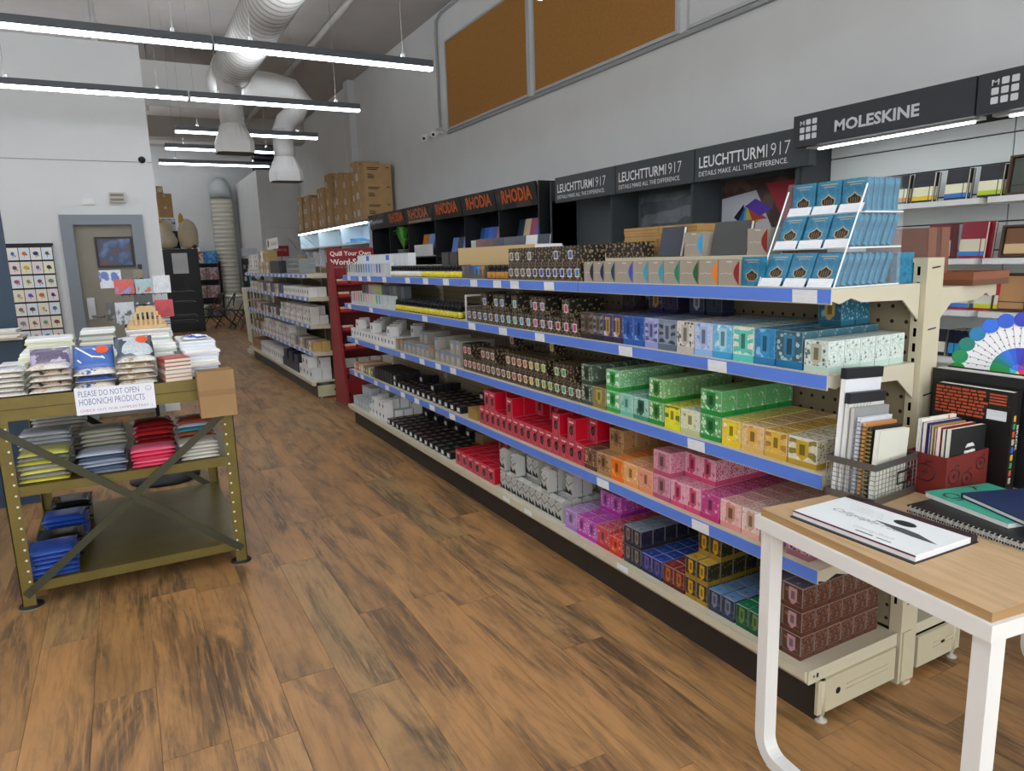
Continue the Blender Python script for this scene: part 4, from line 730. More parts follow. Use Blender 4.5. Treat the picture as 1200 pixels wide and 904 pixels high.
pp = L(MB().box(0, .004, 3.40, 4.325, 1.36, 2.075, 0).quad([(-.0006, 4.32, 1.95), (-.0006, 3.97, 1.99), (-.0006, 3.62, 1.36), (-.0006, 4.32, 1.36)], 1).quad([(-.001, 3.88, 2.03), (-.001, 3.58, 2.035), (-.001, 3.48, 1.955), (-.001, 3.69, 1.72)], 2).quad([(-.0011, 3.58, 2.036), (-.0011, 3.45, 2.03), (-.0011, 3.42, 1.98), (-.0011, 3.48, 1.956)], 9)
    .quad([(-.0012, 4.19, 1.80), (-.0012, 4.09, 1.895), (-.0012, 4.08, 1.79), (-.0012, 4.12, 1.75)], 3).quad([(-.0013, 4.15, 1.76), (-.0013, 4.075, 1.88), (-.0013, 4.05, 1.75)], 4).quad([(-.0014, 4.10, 1.745), (-.0014, 4.07, 1.878), (-.0014, 4.0, 1.745)], 5).quad([(-.0015, 4.06, 1.75), (-.0015, 4.06, 1.875), (-.0015, 3.93, 1.75)], 6).quad([(-.0016, 4.0, 1.765), (-.0016, 4.05, 1.87), (-.0016, 3.85, 1.775)], 7)
    .quad([(-.0018, 4.075, 1.878), (-.0018, 3.975, 1.928), (-.0018, 3.815, 1.848), (-.0018, 3.93, 1.79)], 8).build('photo_panel', [PAT('4a342c', '6a5044', 'noise', 6, .5), M('d0d2da', .5), M('b02c3e', .5), M('101216', .5), M('2a70b0', .5), M('58b0d0', .5), M('d8c23a', .5), M('c8442a', .5), M('5a3ab0', .4), M('a8a4b8', .5)], None, (4.2945, 0, 0)), 'large photo of a rainbow card fan and red notebook in the right bay', 'poster')
# ---- orange-lettered unit
u2 = thing('wall_display_unit', 'black wall display unit with slanted orange-lettered headers along the right wall', 'display unit', (4.1, 9.5, 0))
rb_ = [12.42, 11.5, 10.63, 9.55, 8.55, 7.59, 6.64]; BK = M('181a1e', .5); BKB = M('1d2230', .5)
for i in range(6):
    y0, y1 = rb_[i+1], rb_[i]
    up(MB().box(4.36, 4.38, y0+.012, y1-.012, .1, 2.2), 'back_panel', BKB, u2)
    o = up(MB().hexa(((3.97, y0+.01, 2.09), (4.0, y0+.01, 2.09), (4.0, y1-.01, 2.09), (3.97, y1-.01, 2.09), (3.93, y0+.01, 2.33), (3.96, y0+.01, 2.33), (3.96, y1-.01, 2.33), (3.93, y1-.01, 2.33))), 'header_sign', PAT('1a1715', '4a3a2e', 'noise', 5, .42, .5), u2)
    vv = (-.04, 0, .24)
    if i == 2: MB().quad([(3.9685, y1-.1, 2.098), (3.9685, y0+.06, 2.098), (3.9685-.036, y0+.16, 2.32), (3.9685-.036, y1-.2, 2.32)]).build('peeling_sheet', M('9a8a80', .5), o)
    if i == 0: text('Paperblanks', o, M('d0d0cc', .5), (3.958, y1-.12, 2.16), MY, vv, .62, .09, .0, .002, shear=.3)
    else: text('RHODIA', o, M('d8641e', .5) if i != 2 else M('c8744a', .5), (3.958, y1-.17, 2.15), MY, vv, (y1-y0)*.72, .15, .025, .004)
    for z in (1.6, 1.2, .8, .4): up(MB().box(4.0, 4.36, y0+.014, y1-.014, z-.02, z), 'shelf', BK, u2)
    up(MB().box(3.96, 4.38, y0+.01, y1-.01, 2.2, 2.215), 'top_panel', BK, u2)
for y in rb_: up(MB().box(3.99, 4.38, y-.01, y+.01, 0, 2.24), 'divider', BK, u2)
up(MB().box(3.95, 4.46, 6.595, 6.62, 0, 2.33), 'side_panel', BK, u2)
def notepads(y0, y1, z, cols, label, group, h_=.3, x=4.12):
    n = len(cols)
    for k, c_ in enumerate(cols):
        y = y1-(y1-y0)*(k+.5)/n
        pad('notepad', (y1-y0)/n-.008, .02, h_, c_, label % ('first', 'second', 'third', 'fourth', 'fifth', 'sixth', 'seventh')[k], 'notepad', (x, y, z), (0, R(12), 0), group)
def holder(y0, y1, z, lab):
    L(MB().box(-.06, -.052, y0, y1, 0, .17).box(-.052, .05, y0, y1, 0, .008).build('pad_holder', WHITE, None, (4.07, 0, z)), lab, 'holder')
notepads(6.72, 7.45, 1.6, ['23344a', 'e0c8a0', 'b03a6a', '3a6ad0', '2a58c8'], '%s upright notepad from the left in the nearest orange-lettered bay', 'notepads bay six', .38); holder(6.74, 7.45, 1.6005, 'white holder in front of the notepads in the nearest orange-lettered bay')
notepads(7.75, 8.45, 1.6, ['2a5a8a', '2a6ad0', '3a7ae0', '2a64b8', 'b86a8a', 'd8b0a0'], '%s upright notepad from the left in the second nearest orange-lettered bay', 'notepads bay five', .33); holder(7.76, 8.42, 1.6005, 'white holder in front of the notepads in the second nearest bay')
notepads(8.75, 9.3, 1.6, ['6a8ad8', '28384a', '8aa0e0'], '%s pale blue or dark notepad from the left in the third nearest bay', 'notepads bay four', .24)
notepads(9.75, 10.45, 1.6, ['d88a2a', '8aa4e0', '2a3c68'], '%s notepad from the left in the bay with the peeling header', 'notepads bay three', .33); holder(9.72, 10.45, 1.6005, 'white holder in the bay with the peeling header')
t = thing('potted_plant', 'bright green leafy plant in a grey pot in a dark wall bay', 'plant', (4.06, 11.05, 1.6))
MB().lathe([(.07, 0), (.1, .12), (.095, .125)], n=14).build('pot', M('6a7068', .6), t)
for k in range(16):
    a_ = k*2.4; l_ = .16+.04*(k % 3); zz = .2+.22*((k*7) % 5)/5; ca, sa = math.cos(a_), math.sin(a_)
    MB().quad([(0, 0, .12), (ca*l_*.5-sa*.05, sa*l_*.5+ca*.05, zz+.1), (ca*l_, sa*l_, zz+.06), (ca*l_*.5+sa*.05, sa*l_*.5-ca*.05, zz+.1)]).build('leaf', M('7ac050' if k % 2 else '4a9a40', .5), t)
# ---- white lit unit with cartons on top
u3 = thing('wall_shelf_unit', 'white lit wall shelf unit carrying the stacked brown cartons', 'shelf unit', (4.15, 15.2, 0))
up(MB().box(4.40, 4.42, 12.46, 18.0, 0, 2.24), 'back_panel', M('cfe0ec', .4), u3); up(MB().box(3.88, 4.45, 12.44, 18.02, 2.24, 2.285), 'top_board', M('8a8478', .6), u3)
for z in (1.5, 1.9, 1.1, .7, .3): up(MB().box(3.95, 4.40, 12.46, 18.0, z-.03, z), 'shelf', WHITE, u3)
for y in (12.46, 14.3, 16.15, 17.98): up(MB().box(3.95, 4.42, y-.012, y+.012, 0, 2.24), 'divider', M('c8d4dc', .5), u3)
for y0, y1 in ((12.5, 14.28), (14.32, 16.1), (16.2, 17.9)): up(MB().box(3.9, 3.94, y0, y1, 2.215, 2.239), 'strip_lamp', M('e4f4ff', .4, emit=12), u3)
for k in range(9): L(box('storage_carton', M(('e6e6e2', 'd8dcdc', 'dfe4e6')[k % 3], .5), 4.0, 4.3, 14.4+.38*k, 14.72+.38*k, 1.5, 1.5+(.32, .26, .3, .2)[k % 4]), 'white storage carton on the lit wall shelf, %s from the near end' % ('first', 'second', 'third', 'fourth', 'fifth', 'sixth', 'seventh', 'eighth', 'ninth')[k], 'box', 'white cartons on the lit shelf')
for k in range(6): L(box('notebook', M('2a2c30', .5), 4.0, 4.15, 12.9+.12*k, 13.0+.12*k, 1.5, 1.68), 'small dark notebook on the lit wall shelf, %s from the near end' % on[k], 'notebook', 'dark notebooks on the lit shelf')
for k in range(4): L(box('binder', M('6aa4d8', .5), 4.0, 4.25, 13.0+.3*k, 13.27+.3*k, 1.9, 1.9+.03*(1+k % 3)), 'flat blue pad on the upper lit wall shelf, %s from the near end' % on[k], 'pad', 'blue pads on the lit shelf')
ctn = M('c09c6c', .75, noise=.08, nscale=6); tape = M('c8aa7c', .5); ink = M('4a3a28', .7)
def carton_box(y0, y1, z0, h_, x0, lab, x1=4.42):
    w_, d_ = (y1-y0)/2-.006, (x1-x0)/2; o = MB().box(-d_, d_, -w_, w_, 0, h_)
    o.box(-d_-.0008, d_+.0, -w_*.12, w_*.12, h_-.0005, h_+.0006, 1).quad([(-d_-.001, w_*.12, h_), (-d_-.001, -w_*.12, h_), (-d_-.001, -w_*.12, h_*.72), (-d_-.001, w_*.12, h_*.72)][::-1], 1)
    o.quad([(-d_-.001, w_*.75, h_*.25), (-d_-.001, w_*.2, h_*.25), (-d_-.001, w_*.2, h_*.62), (-d_-.001, w_*.75, h_*.62)], 3)
    yy = -w_-.001
    for q, (a_, b_, l_) in enumerate(((.12, .78, .45), (.12, .70, .38), (.12, .45, .2), (.12, .36, .25), (.12, .28, .22), (.8, .8, .12))): o.quad([(-d_+2*d_*a_, yy, h_*b_), (-d_+2*d_*(a_+l_), yy, h_*b_), (-d_+2*d_*(a_+l_), yy, h_*(b_+.045)), (-d_+2*d_*a_, yy, h_*(b_+.045))], 2)
    L(o.build('shipping_carton', [ctn, tape, ink, M('d8d4c8', .6)], None, ((x0+x1)/2, (y0+y1)/2, z0)), lab, 'box', 'brown cartons on the wall unit')
cols_ = [(12.45, 13.05, (.3, .3, .34)), (13.07, 13.45, (.3, .28, .26, .22)), (13.47, 13.95, (.27, .31, .30)), (13.97, 14.42, (.3, .34, .32)), (14.44, 14.78, (.28, .3)), (14.8, 15.25, (.35, .33, .36)), (15.27, 15.6, (.3, .29, .22)), (15.62, 16.1, (.28, .3, .26)), (16.12, 16.6, (.33, .36)), (16.62, 17.1, (.3, .32, .16)), (17.12, 17.5, (.33, .3)), (17.52, 17.95, (.3, .3, .2))]
on_ = ('first', 'second', 'third', 'fourth', 'fifth', 'sixth', 'seventh', 'eighth', 'ninth', 'tenth', 'eleventh', 'twelfth', 'thirteenth', 'fourteenth', 'fifteenth', 'sixteenth', 'seventeenth', 'eighteenth', 'nineteenth', 'twentieth', 'twenty-first')
for k, (y0, y1, hs) in enumerate(cols_):
    z = 2.2855
    for q, h_ in enumerate(hs):
        carton_box(y0, y1, z, h_, 3.92+.03*((k*5+q*3) % 3), 'brown shipping carton, %s from the bottom in the %s stack from the camera' % (on[q], on[k])); z += h_+.0008
# ---- white slatwall unit
u4 = thing('slatwall_unit', 'white slatwall shelf unit under black signs with white square logos', 'shelf unit', (4.15, 2.1, 0))
SLW = M('dfe3df', .45)
for y0, y1 in ((2.2, 3.33), (1.05, 2.192)):
    z = .1
    while z < 2.2: up(MB().box(4.30, 4.32, y0, y1, z+.004, min(z+.152, 2.2)), 'slat', SLW, u4); z += .156
up(MB().box(4.322, 4.34, 1.05, 3.33, .05, 2.3), 'backing', M('3a3c3c', .6), u4)
up(MB().box(4.02, 4.32, 3.335, 3.35, 0, 2.3), 'side_panel', M('3a3c3f', .5), u4)
SG2 = M('2f3236', .5)
for y0, y1, first in ((2.165, 3.27, 1), (1.05, 2.155, 0)):
    o = up(MB().box(3.85, 3.90, y0, y1, 2.175, 2.365).box(3.9, 4.34, y0, y1, 2.345, 2.365), 'header_sign', SG2, u4)
    ly, s_ = (3.22, .034) if first else (2.09, .034)
    for r_ in range(3):
        for c_ in range(3):
            yy, zz = ly-.045*c_, 2.30-.043*r_
            if r_ == 0 and c_ == 0: text('M', o, M('d2d4d6', .5), (3.85, yy, zz), MY, PZ, .034, .028, .008, .001)
            else: MB().quad([(3.849, yy-.003, zz), (3.849, yy, zz+.004), (3.849, yy, zz+.028), (3.849, yy-.003, zz+.032), (3.849, yy-.031, zz+.032), (3.849, yy-.034, zz+.028), (3.849, yy-.034, zz+.004), (3.849, yy-.031, zz)][::-1]).build('logo_square', M('d2d4d6', .5), o)
    if first: text('MOLESKINE', o, M('c9cccf', .5), (3.85, 2.97, 2.225), MY, PZ, .52, .068, .03, .001)
    up(MB().box(3.96, 3.98, y0+.06, y1-.1, 2.157, 2.168), 'strip_lamp', M('f2f6ff', .4, emit=7), u4); up(MB().box(3.94, 4.0, y0+.02, y1-.03, 2.168, 2.185), 'lamp_channel', M('b8b8b4', .5), u4)
    for z in (1.78, 1.465, 1.185, .92, .6):
        if z < 1.7 or first or 1: up(MB().box(4.0, 4.30, y0+(.0 if not first else .03), y1-.01, z-.03, z), 'shelf', M('e3e4e2', .5), u4)
up(MB().box(4.0, 4.3, 1.05, 3.33, 0, .1), 'plinth', WHITE, u4)
def slim(w_, h_, th, cov, band, stripe, label, x, y, z, rz=0, lean=8, name='notebook', group='notebooks on the slatwall shelves', strap=True):
    a_, b_ = th/2, w_/2; m = MB().box(-a_, -a_+.004, -b_, b_, 0, h_, 0).box(-a_+.004, a_-.003, -b_+.003, b_-.003, .003, h_-.003, 3).box(a_-.003, a_, -b_, b_, 0, h_, 0).box(-a_+.003, a_-.002, b_-.003, b_, 0, h_, 0); x_ = -a_-.0008
    if band: m.quad([(x_, b_, .02), (x_, -b_, .02), (x_, -b_, h_*.52), (x_, b_, h_*.52)], 1)
    if stripe: m.quad([(x_-.0003, b_, .012), (x_-.0003, -b_, .012), (x_-.0003, -b_, .035), (x_-.0003, b_, .035)], 2)
    if strap: m.quad([(x_-.0006, -b_*.62, 0), (x_-.0006, -b_*.70, 0), (x_-.0006, -b_*.70, h_), (x_-.0006, -b_*.62, h_)], 0)
    return L(m.build(name, [M(cov, .35), M(band or cov, .6), M(stripe or cov, .5), M('e2dcc8', .7)], None, (x, y, z), (0, R(lean), rz)), label, 'notebook', group)
for y, st, cn in ((2.68, 'd8882a', 'orange'), (2.53, 'e0c22a', 'yellow'), (2.345, '3a78c8', 'blue'), (2.17, 'b8cc2a', 'lime')):
    for q in range(3 if cn == 'lime' else 2): slim(.115, .165, .022, '26282c', 'e8e6c0', st, 'black notebook with cream band and %s stripe, %s, top slatwall shelf' % (cn, ('in front', 'behind it', 'at the back')[q]), 4.06+.03*q, y-.006*q, 1.7805)
def open_case(y, z, w_, h_, inner, flap, lab, x=4.08):
    t = thing('leather_case', lab, 'case', (x, y, z)); b_ = w_/2
    MB().box(.025, .032, -b_, b_, 0, h_).box(-.025, .025, -b_, -b_+.01, 0, h_).box(-.025, .025, b_-.01, b_, 0, h_).box(-.025, .025, -b_+.01, b_-.01, 0, .01).box(-.025, .025, -b_+.01, b_-.01, h_-.01, h_).build('tray', M('4e3c2c', .6), t, rot=(0, R(8), 0))
    MB().box(-.012, .012, -b_+.018, b_-.018, .014, h_-.014).build('wallet', M(inner, .5, noise=.06), t, rot=(0, R(8), 0))
    if flap: MB().box(-.0135, -.0122, -b_+.018, b_-.018, h_*.12, h_*.42).build('paper_band', M(flap, .7), t, rot=(0, R(8), 0))
    else: MB().box(-.0135, -.0122, -b_+.018, b_-.018, h_*.24, h_*.26).build('seam', M('2e2a24', .6), t, rot=(0, R(8), 0))
open_case(2.03, 1.7805, .13, .2, '4c5048', None, 'open brown case with dark green wallet on the top slatwall shelf'); open_case(1.88, 1.7805, .13, .2, '50524a', None, 'second open case with dark wallet at the frame edge, top slatwall shelf')
for k, y in enumerate((2.42, 2.40)): slim(.11, .19, .025, '6a1626', 'a8a49c' if k == 0 else None, 'd8882a' if k == 0 else None, 'dark red notebook with orange spine band, %s, second slatwall shelf' % ('front one' if k == 0 else 'rear one'), 4.07+.03*k, y, 1.4655, R(25))
slim(.13, .195, .025, '8a1c30', 'd8d2b8', '3a78c8', 'shiny wrapped crimson notebook with cream band on the second slatwall shelf', 4.06, 2.235, 1.4655)
slim(.13, .195, .025, '8a1c30', None, None, 'crimson notebook behind the shiny wrapped one', 4.095, 2.215, 1.4655)
open_case(2.0, 1.4655, .2, .165, '7a5238', 'd6b98a', 'open case with brown leather wallet and tan paper band, second slatwall shelf'); open_case(1.83, 1.4655, .11, .18, '3c3630', None, 'dark leather case at the frame edge on the second slatwall shelf')
for k in range(3): slim(.15, .16, .02, 'a81e2a', 'd9d6c6', '3a78c8' if k < 2 else 'c8d02a', 'bright red notebook with cream band, %s from the left, third slatwall shelf' % on[k], 4.07+.0*k, 2.40-.12*k, 1.1855, 0, 8, strap=False)
open_case(2.03, 1.1855, .17, .2, 'b98a5c', None, 'open case with tan leather wallet on the third slatwall shelf'); open_case(1.86, 1.1855, .13, .16, '3c4640', 'a08860', 'open case with green wallet at the frame edge, third slatwall shelf')
slim(.17, .15, .03, '23262e', 'dad6c6', None, 'black rounded planner with white band on the fourth slatwall shelf', 4.06, 2.42, .9205, strap=False)
for k in range(4): slim(.03, .15, .14, '1c2030', '3a90c8', None, 'black notebook spine with blue band, %s of the fourth slatwall shelf row' % on[k], 4.12, 2.30-.034*k, .9205, 0, 0, strap=False)

# ================================================================ table at the near end
TZ = .81
tb = thing('display_table', 'oak-topped table with white metal sled legs in the near right corner', 'table', (1.545, 1.398, 0), R(-7))
OAK = M('c2a27a', .45, noise=.13, nscale=5, stretch=(9, .7, 1)); OAKE = M('a58256', .5, noise=.15, nscale=6, stretch=(1, 1, 20)); TW = M('e2e1dc', .35)
MB().box(0.012, 1.29, -.69, -.012, TZ-.022, TZ, ms=[1, 0, 1, 1, 1, 1]).build('tabletop', [OAK, OAKE], tb)
MB().box(0, 1.3, -.70, -.67, TZ-.06, TZ-.022).box(0, 1.3, -.03, 0, TZ-.06, TZ-.022).box(0, .03, -.67, -.03, TZ-.06, TZ-.022).box(1.27, 1.3, -.67, -.03, TZ-.06, TZ-.022).build('apron', TW, tb)
def sled(x):
    m = MB(); w_ = .022; P = []
    pts = [(-.03, TZ-.06)]; r_ = .07
    ya, yb = -.03, -.67
    for k in range(7): a_ = math.pi/2*k/6; pts.append((ya-r_+r_*math.cos(a_), .02+r_-r_*math.sin(a_)))
    for k in range(7): a_ = math.pi/2*k/6; pts.append((yb+r_-r_*math.sin(a_), .02+r_-r_*math.cos(a_)))
    pts.append((yb, TZ-.06)); t_ = .02
    inner = []
    n = len(pts)
    for k in range(n):
        p0, p1 = pts[max(k-1, 0)], pts[min(k+1, n-1)]; dx, dy = p1[0]-p0[0], p1[1]-p0[1]; l_ = math.hypot(dx, dy); nx, ny = dy/l_, -dx/l_
        inner.append(((pts[k][0]-nx*t_, pts[k][1]-ny*t_), (pts[k][0]+nx*t_, pts[k][1]+ny*t_)))
    for k in range(n-1):
        (a0, b0), (a1, b1) = inner[k], inner[k+1]
        x0, x1 = x-w_, x+w_
        m.quad([(x0, *a0), (x0, *a1), (x0, *b1), (x0, *b0)]).quad([(x1, *a0), (x1, *b0), (x1, *b1), (x1, *a1)]).quad([(x0, *a0), (x1, *a0), (x1, *a1), (x0, *a1)]).quad([(x0, *b0), (x0, *b1), (x1, *b1), (x1, *b0)])
    o = m.build('sled_leg', TW, tb); MB().box(x-.02, x+.02, -.09, -.06, -.0, .004).box(x-.02, x+.02, -.64, -.61, 0, .004).build('glide', M('b0b0ac', .5), o)
sled(.04); sled(1.26)
# wire basket with pads
bk = thing('wire_basket', 'grey metal wire basket holding sample pads on the table', 'basket', (1.925, 1.300, TZ), R(4))
GM = M('7c7a76', .35, .8); bw_, bd_, bh = .108, .076, .125
for z0, z1 in ((0, .022), (bh-.02, bh)): MB().box(-bw_, bw_, -bd_-.002, -bd_, z0, z1).box(-bw_, bw_, bd_, bd_+.002, z0, z1).box(-bw_-.002, -bw_, -bd_, bd_, z0, z1).box(bw_, bw_+.002, -bd_, bd_, z0, z1).build('rim', GM, bk)
MB().box(-bw_, bw_, -bd_, bd_, 0, .002).build('bottom', GM, bk)
def wire(*pts): MB().tube(pts, .0011, 4).build('wire', GM, bk)
for k in range(13):
    xx = -bw_+2*bw_*k/12
    for yy in (-bd_-.001, bd_+.001): wire((xx, yy, .02), (xx, yy, bh-.018))
for k in range(1, 9):
    yy = -bd_+2*bd_*k/9
    for xx in (-bw_-.001, bw_+.001): wire((xx, yy, .02), (xx, yy, bh-.018))
for k in range(1, 6):
    zz = .02+(bh-.04)*k/6; wire((-bw_, -bd_-.001, zz), (bw_, -bd_-.001, zz)); wire((-bw_-.001, -bd_, zz), (-bw_-.001, bd_, zz))
MB().box(-.0, .07, -bd_-.005, -bd_-.003, .045, .05).box(-.0, .07, -bd_-.005, -bd_-.003, .08, .085).box(-.0, .005, -bd_-.005, -bd_-.003, .05, .08).box(.065, .07, -bd_-.005, -bd_-.003, .05, .08).build('label_frame', M('2a2622', .4, .5), bk)
def sheet_pad(w_, th, h_, cover, edge, yl, label, name='sketch_pad', xo=0, top=None, parent_thing=bk, tilt=4, spiral=None, marks=None, group='pads in the wire basket', zb=.0025):
    m = MB().box(-w_/2, w_/2, -th/2, -th/2+.0015, 0, h_, 0).box(-w_/2+.0015, w_/2-.001, -th/2+.0015, th/2-.0015, .001, h_-.001, 1).box(-w_/2, w_/2, th/2-.0015, th/2, 0, h_, 0); y_ = -th/2-.0006
    if top: m.box(-w_/2-.002, w_/2+.002, -th/2-.003, th/2+.002, h_-.028, h_+.004, 2)
    if spiral:
        for q in range(int(h_/.012)): m.tube([(-w_/2-.004, -th/2-.002, .006+q*.012), (-w_/2-.004, th/2+.002, .006+q*.012)], .0022, 5, 2)
    if marks:
        for a0, z0, a1, z1, t_ in marks: m.quad([(a0*w_, y_, z0*h_), (a1*w_, y_, z1*h_), (a1*w_, y_, z1*h_+t_), (a0*w_, y_, z0*h_+t_)], 3)
    o = m.build(name, [M(cover, .55), M(edge, .75), M(top or spiral or 'b0a890', .5), M('5a564e', .6)])
    p_ = parent_thing.location; a_ = parent_thing.rotation_euler.z
    o.location = (p_.x+xo*math.cos(a_)-yl*math.sin(a_), p_.y+xo*math.sin(a_)+yl*math.cos(a_), p_.z+zb); o.rotation_euler = (0, R(tilt), a_)
    return L(o, label, 'notebook', group)
rnd = [(-.38+.09*k, .86+.01*(k % 2), -.34+.09*k, .9, .003) for k in range(6)]
sheet_pad(.19, .014, .372, 'dcdde0', 'e8e6e0', .060, 'tall white pad with a black binding strip at the back of the basket', top='1c1e22')
sheet_pad(.185, .012, .30, 'd4d2ca', 'dcdad2', .042, 'cream pad with black binding and printed title in the basket', top='23262a', marks=rnd)
sheet_pad(.18, .014, .262, '8f908e', 'c8c4bc', .024, 'plain grey hardcover notebook in the basket')
sheet_pad(.165, .012, .235, 'c8ccd4', 'dfe0e4', .007, 'white spiral-bound notebook in the basket', spiral='8a8e94')
sheet_pad(.16, .012, .222, 'b87a3c', 'd8a868', -.010, 'orange-brown spiral-bound notebook in the basket', spiral='5a4026')
sheet_pad(.155, .011, .212, '211f1e', '4a463e', -.027, 'black spiral-bound notebook in the basket', spiral='9a8040')
sheet_pad(.155, .016, .205, 'd2cfc0', 'e6e3d6', -.048, 'cream notebook with handwriting at the front of the basket', marks=[(-.1, .5, -.06, .58, .003), (-.06, .58, -.02, .5, .003), (.0, .5, .03, .52, .003), (.04, .5, .07, .52, .003), (-.05, .28, .0, .3, .003), (.02, .28, .08, .31, .003), (.1, .28, .2, .29, .003)], tilt=5)
# red box with sample notebooks
rx = thing('apple_box', 'dark red open box with black apple outlines on the table', 'box', (2.148, 1.205, TZ), R(-1))
RM = M('6e1e18', .6); hw, hd, hh = .104, .062, .125
MB().box(-hw, hw, -hd, -hd+.004, 0, hh).build('front_panel', RM, rx); MB().box(-hw, -hw+.004, -hd+.004, hd, 0, hh).build('side_panel', RM, rx); MB().box(hw-.004, hw, -hd+.004, hd, 0, hh).build('side_panel', RM, rx); MB().box(-hw+.004, hw-.004, hd-.004, hd, 0, hh).build('back_panel', RM, rx); MB().box(-hw+.004, hw-.004, -hd+.004, hd-.004, 0, .003).build('bottom', RM, rx)
def apple(cx, cz, s, ang, side):
    m = MB(); pts = []
    for k in range(25):
        a_ = 2*math.pi*k/24; r_ = s*(1-.18*max(0, math.cos(a_))**3-.06*max(0, -math.cos(a_))**6)
        px, pz = r_*math.sin(a_), r_*math.cos(a_)*.95; pts.append((cx+px*math.cos(ang)-pz*math.sin(ang), cz+px*math.sin(ang)+pz*math.cos(ang)))
    def P(q): return (q[0], -hd-.0012, q[1]) if side == 'f' else (-hw-.0012, -q[0], q[1])
    m.tube([P(q) for q in pts], .0013, 4); st = [(cx-s*.9*math.sin(ang), cz+s*.8*math.cos(ang)), (cx-s*1.3*math.sin(ang)+.004, cz+s*1.3*math.cos(ang))]; m.tube([P(q) for q in st], .0014, 4)
    m.tube([P((cx+s*.2, cz+s*1.0)), P((cx+s*.55, cz+s*1.25)), P((cx+s*.8, cz+s*1.1))], .0013, 4)
    m.tube([P((cx-s*.3, cz)), P((cx+s*.3, cz))], .0012, 4).tube([P((cx, cz-s*.3)), P((cx, cz+s*.3))], .0012, 4); m.build('apple_outline', BLACK, rx)
apple(-.065, .065, .026, -.15, 'f'); apple(0.0, .048, .024, -.3, 'f'); apple(.065, .085, .022, -.2, 'f'); apple(.0, .07, .03, .0, 's')
for k, (c_, w_, h_, th, cn) in enumerate((('17181a', .172, .2, .016, 'black notebook with a white planet badge'), ('1d1e20', .17, .196, .012, 'plain black notebook behind the planet one'), ('a81e18', .17, .2, .014, 'bright red notebook'), ('4a2a52', .16, .195, .008, 'plum notebook'), ('b8a02c', .16, .2, .006, 'mustard notebook'), ('2e3a8a', .16, .2, .006, 'blue notebook'), ('3c2260', .17, .205, .014, 'purple notebook'), ('e0dccf', .175, .215, .01, 'cream notebook with orange strap'))):
    o = sheet_pad(w_, th, h_, c_, 'e4e0d2', [-.047, -.032, -.017, -.004, .005, .013, .026, .042][k], cn+' in the red apple box', 'notebook', parent_thing=rx, tilt=2, group='notebooks in the red box', zb=.0035)
    if k == 0:
        o['category'] = 'notebook'; MB().disc((.01, -.0092, .12), (1, 0, 0), (0, 0, 1), .028, .034, 20, 0).build('badge', PAT('d8d8d6', '202022', 'wave', 14, .45), o)
    if k == 7: MB().box(.045, .052, -.0062, -.0055, 0, h_).build('strap', M('d8782a', .5), o)
# tall books standing right of the red box
b1 = thing('hardcover_book', 'black hardcover book with orange brick text standing on the table', 'book', (2.292, 1.215, TZ), R(-3))
MB().box(-.02, -.017, -.12, .12, 0, .3).box(.017, .02, -.12, .12, 0, .3).box(-.02, .02, -.123, -.12, 0, .3).build('cover', M('1d1b1a', .35), b1); MB().box(-.017, .017, -.12, .115, .003, .297).build('pages', PAPER, b1)
tm = MB()
for r_ in range(8):
    yy = .112
    while yy > -.04: l_ = random.uniform(.01, .03); tm.quad([(-.0208, yy, .285-.011*r_), (-.0208, yy-l_, .285-.011*r_), (-.0208, yy-l_, .292-.011*r_), (-.0208, yy, .292-.011*r_)]); yy -= l_+.004
for r_ in range(4): tm.quad([(-.0208, -.055, .284-.009*r_), (-.0208, -.105, .284-.009*r_), (-.0208, -.105, .289-.009*r_), (-.0208, -.055, .289-.009*r_)])
tm.build('printed_text', M('b8502c', .5), b1); MB().quad([(-.0209, -.05, .21), (-.0209, -.108, .21), (-.0209, -.108, .24), (-.0209, -.05, .24)]).build('barcode', TAG, b1)
sp_ = MB()
for k, c_ in enumerate(range(9)): sp_.quad([(-.012, -.1237, .02+.024*k), (.0, -.1237, .02+.024*k), (.0, -.1237, .038+.024*k), (-.012, -.1237, .038+.024*k)], k % 5)
sp_.build('spine_print', [M(c_, .5) for c_ in ('b0a890', 'c0502c', '3a8a4a', 'c8a02c', '2a5aa8')], b1)
text('BRICK', b1, M('c8c4b8', .5), (.006, -.1235, .2), (0, 0, -1), (1, 0, 0), .08, .009, .02, .0005, 'spine_lettering')
b2 = thing('portfolio_binder', 'large black portfolio binder standing behind the brick-text book', 'binder', (2.365, 1.215, TZ), R(-3))
MB().box(-.04, -.036, -.16, .16, 0, .335).box(.036, .04, -.16, .16, 0, .335).box(-.04, .04, -.164, -.16, 0, .335).build('cover', M('1b1b1d', .4), b2); MB().box(-.036, .03, -.16, .15, .004, .325).build('pages', M('2a2a2c', .6), b2); MB().box(-.034, .0, -.158, .15, .325, .337).build('page_edge', M('d6d4cc', .7), b2); MB().quad([(.008, -.1648, .01), (.03, -.1648, .01), (.03, -.1648, .25), (.008, -.1648, .25)]).build('spine_label', TAG, b2)
for k in range(4): sheet_pad(.2, .012, .24, ('d8dde0', '8ab0c8', 'e0e0dc', 'a8c0cc')[k], 'e8e8e4', 0, 'thin pale %s at the right edge of the table' % ('white booklet', 'blue booklet', 'ivory booklet', 'grey-blue booklet')[k], 'booklet', parent_thing=L(link('tmp', None, None, (2.56, 1.14+.02*k, TZ), (0, 0, R(10))), 'x', 'x'), tilt=0, group='booklets at the table edge')
for o in [o for o in bpy.data.objects if o.name.startswith('tmp')]: bpy.data.objects.remove(o)
